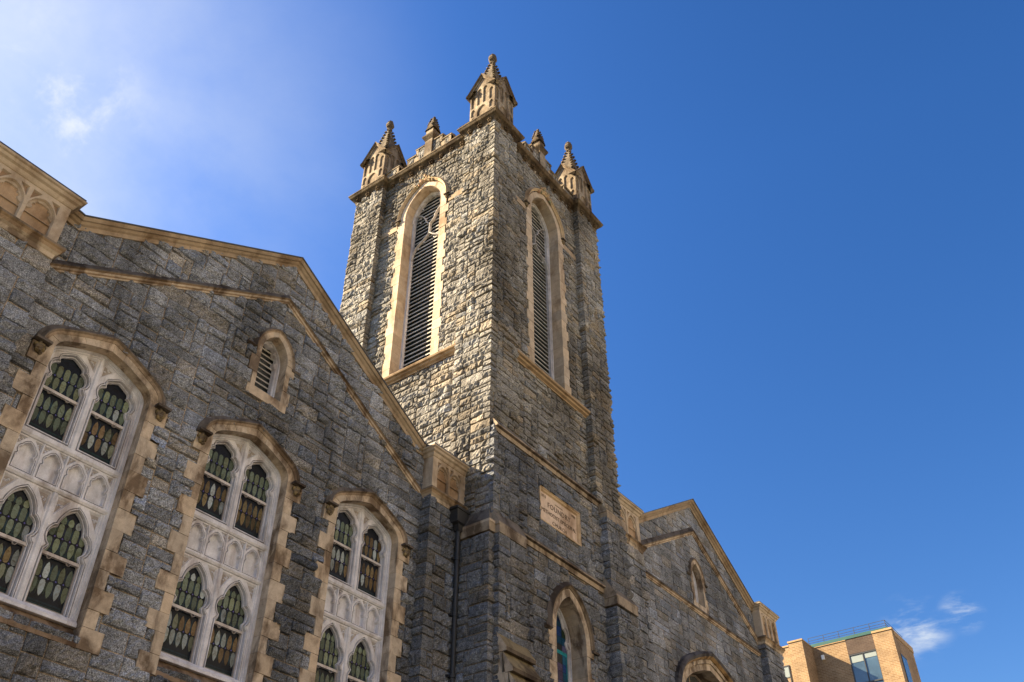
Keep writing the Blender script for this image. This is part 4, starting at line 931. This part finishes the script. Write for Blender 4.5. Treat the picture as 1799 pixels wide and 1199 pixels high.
def office_window(y0, y1, z0, z1, mull, trans, x, par=bb):
    mb = MB(); t = .07
    for y in (y0, y1 - t, *mull): mb.box(x - .03, x + .12, y, y + t, z0, z1)
    for z in (z0, z1 - t * 1.6, *trans): mb.box(x - .035, x + .12, y0, y1, z, z + t * 1.6)
    w = mb.build('window', 'rail', par)
    mb = MB(); mb.box(x + .04, x + .06, y0, y1, z0, z1); mb.build('pane', 'pane', w)
    return w
ow = office_window(20.66, 23.06, 25.2, 29.72, (21.82,), (27.15, 26.2), BX + .14)
mb = MB(); mb.box(BX + .155, BX + .175, 20.75, 21.80, 29.18, 29.6); mb.box(BX + .155, BX + .175, 21.92, 22.98, 29.0, 29.58); mb.build('blind', 'blind', ow)
bw = office_window(27.62, 30.6, 23.5, 29.2, (29.2,), (26.6,), BX - 2.13)
mb = MB(); mb.box(BX - 2.155, BX - 2.135, 27.7, 29.15, 28.2, 29.05); mb.build('blind', 'blind', bw)
mb = MB(); mb.box(BX - .06, BX + .13, 25.12, 25.36, 29.78, 30.18); mb.box(BX - .09, BX - .05, 25.14, 25.34, 29.82, 30.14); mb.build('wall_lamp', 'white', bb)
mb = MB(); mb.box(BX + .9, BX + 2.4, BY - .03, BY + .05, 20.0, 29.2); w = mb.build('window', 'rail', bb)
mb = MB(); mb.box(BX + 1.0, BX + 2.3, BY - .05, BY - .031, 20.1, 29.0); mb.build('pane', 'pane', w)

# ------------------------------------------------------------------ unseen block added across the street to bounce sunlight onto the church front
ab = thing('bounce_block', (60, -52, -EYE), 'unseen pale block added across the street to bounce sunlight onto the church front', 'building')
mb = MB(); mb.box(-15, 135, -70, -45, 12.0, 52, (1, 1, 1)); aw = mb.build('wall', 'limestone', ab)
mb = MB(); mb.box(-15, 135, -70, -45, -EYE, 12.0, (1, 1, 1)); mb.build('base_wall', 'brick_dark', ab)  # dark lower part, so the added bounce comes from higher up
mb = MB(); mb.sweep([(-15, -45), (135, -45)], [(0, 51.0), (.4, 51.2), (.7, 51.8), (.7, 52.1), (-.5, 52.2)], (1, 1, 1)); mb.build('cornice', 'limestone', aw)
mb = MB(); mb.box(-12, -10.2, 13.6, 15.8, -.05, .04, (1, 1, 1), T=lambda p: np.column_stack([p[:, 0], -45 + p[:, 2], p[:, 1]])); wn = mb.build('window', 'pane', ab)
for i in range(11):
    for j in range(9):
        if i or j: copy_tree(wn, ab, (i * 13.5, 0, j * 4.0))

# ------------------------------------------------------------------ ground, pavement, street
def sheet(name, x0, x1, y0, y1, z, m):
    me = bpy.data.meshes.new(name); me.from_pydata([(x0, y0, z), (x1, y0, z), (x1, y1, z), (x0, y1, z)], [], [(0, 1, 2, 3)]); me.materials.append(m)
    o = bpy.data.objects.new(name, me); SC.collection.objects.link(o); o['kind'] = 'structure'; return o
gm = mat('lawn_ground', (.06, .075, .035), .95, attr=False, blot=(.05, .7, 1.2), speck=(6, .7, 1.3))
pm = mat('pavement_concrete', (.20, .185, .165), .9, attr=False, blot=(.4, .8, 1.15), speck=(20, .85, 1.1))
am = mat('asphalt', (.06, .06, .062), .9, attr=False, blot=(.3, .8, 1.2), speck=(30, .8, 1.25))
sheet('ground', -1500, 1500, -1500, 1500, -.03, gm)
sheet('pavement', -200, 200, -1.6, 11.5, 0.0, pm)
sheet('street', -200, 200, -13.0, -1.8, -.02, am)
me_k = MB(); 
kb = bpy.data.meshes.new('kerb'); kb.from_pydata([(-200, -1.8, -.03), (200, -1.8, -.03), (200, -1.6, -.03), (-200, -1.6, -.03), (-200, -1.8, .004), (200, -1.8, .004), (200, -1.6, .004), (-200, -1.6, .004)], [], [(4, 5, 6, 7), (0, 1, 5, 4), (3, 2, 6, 7)]); kb.materials.append(pm)
ko = bpy.data.objects.new('kerb', kb); SC.collection.objects.link(ko); ko['kind'] = 'structure'
sheet('pavement', -200, 200, -17, -13.0, 0.0, pm)
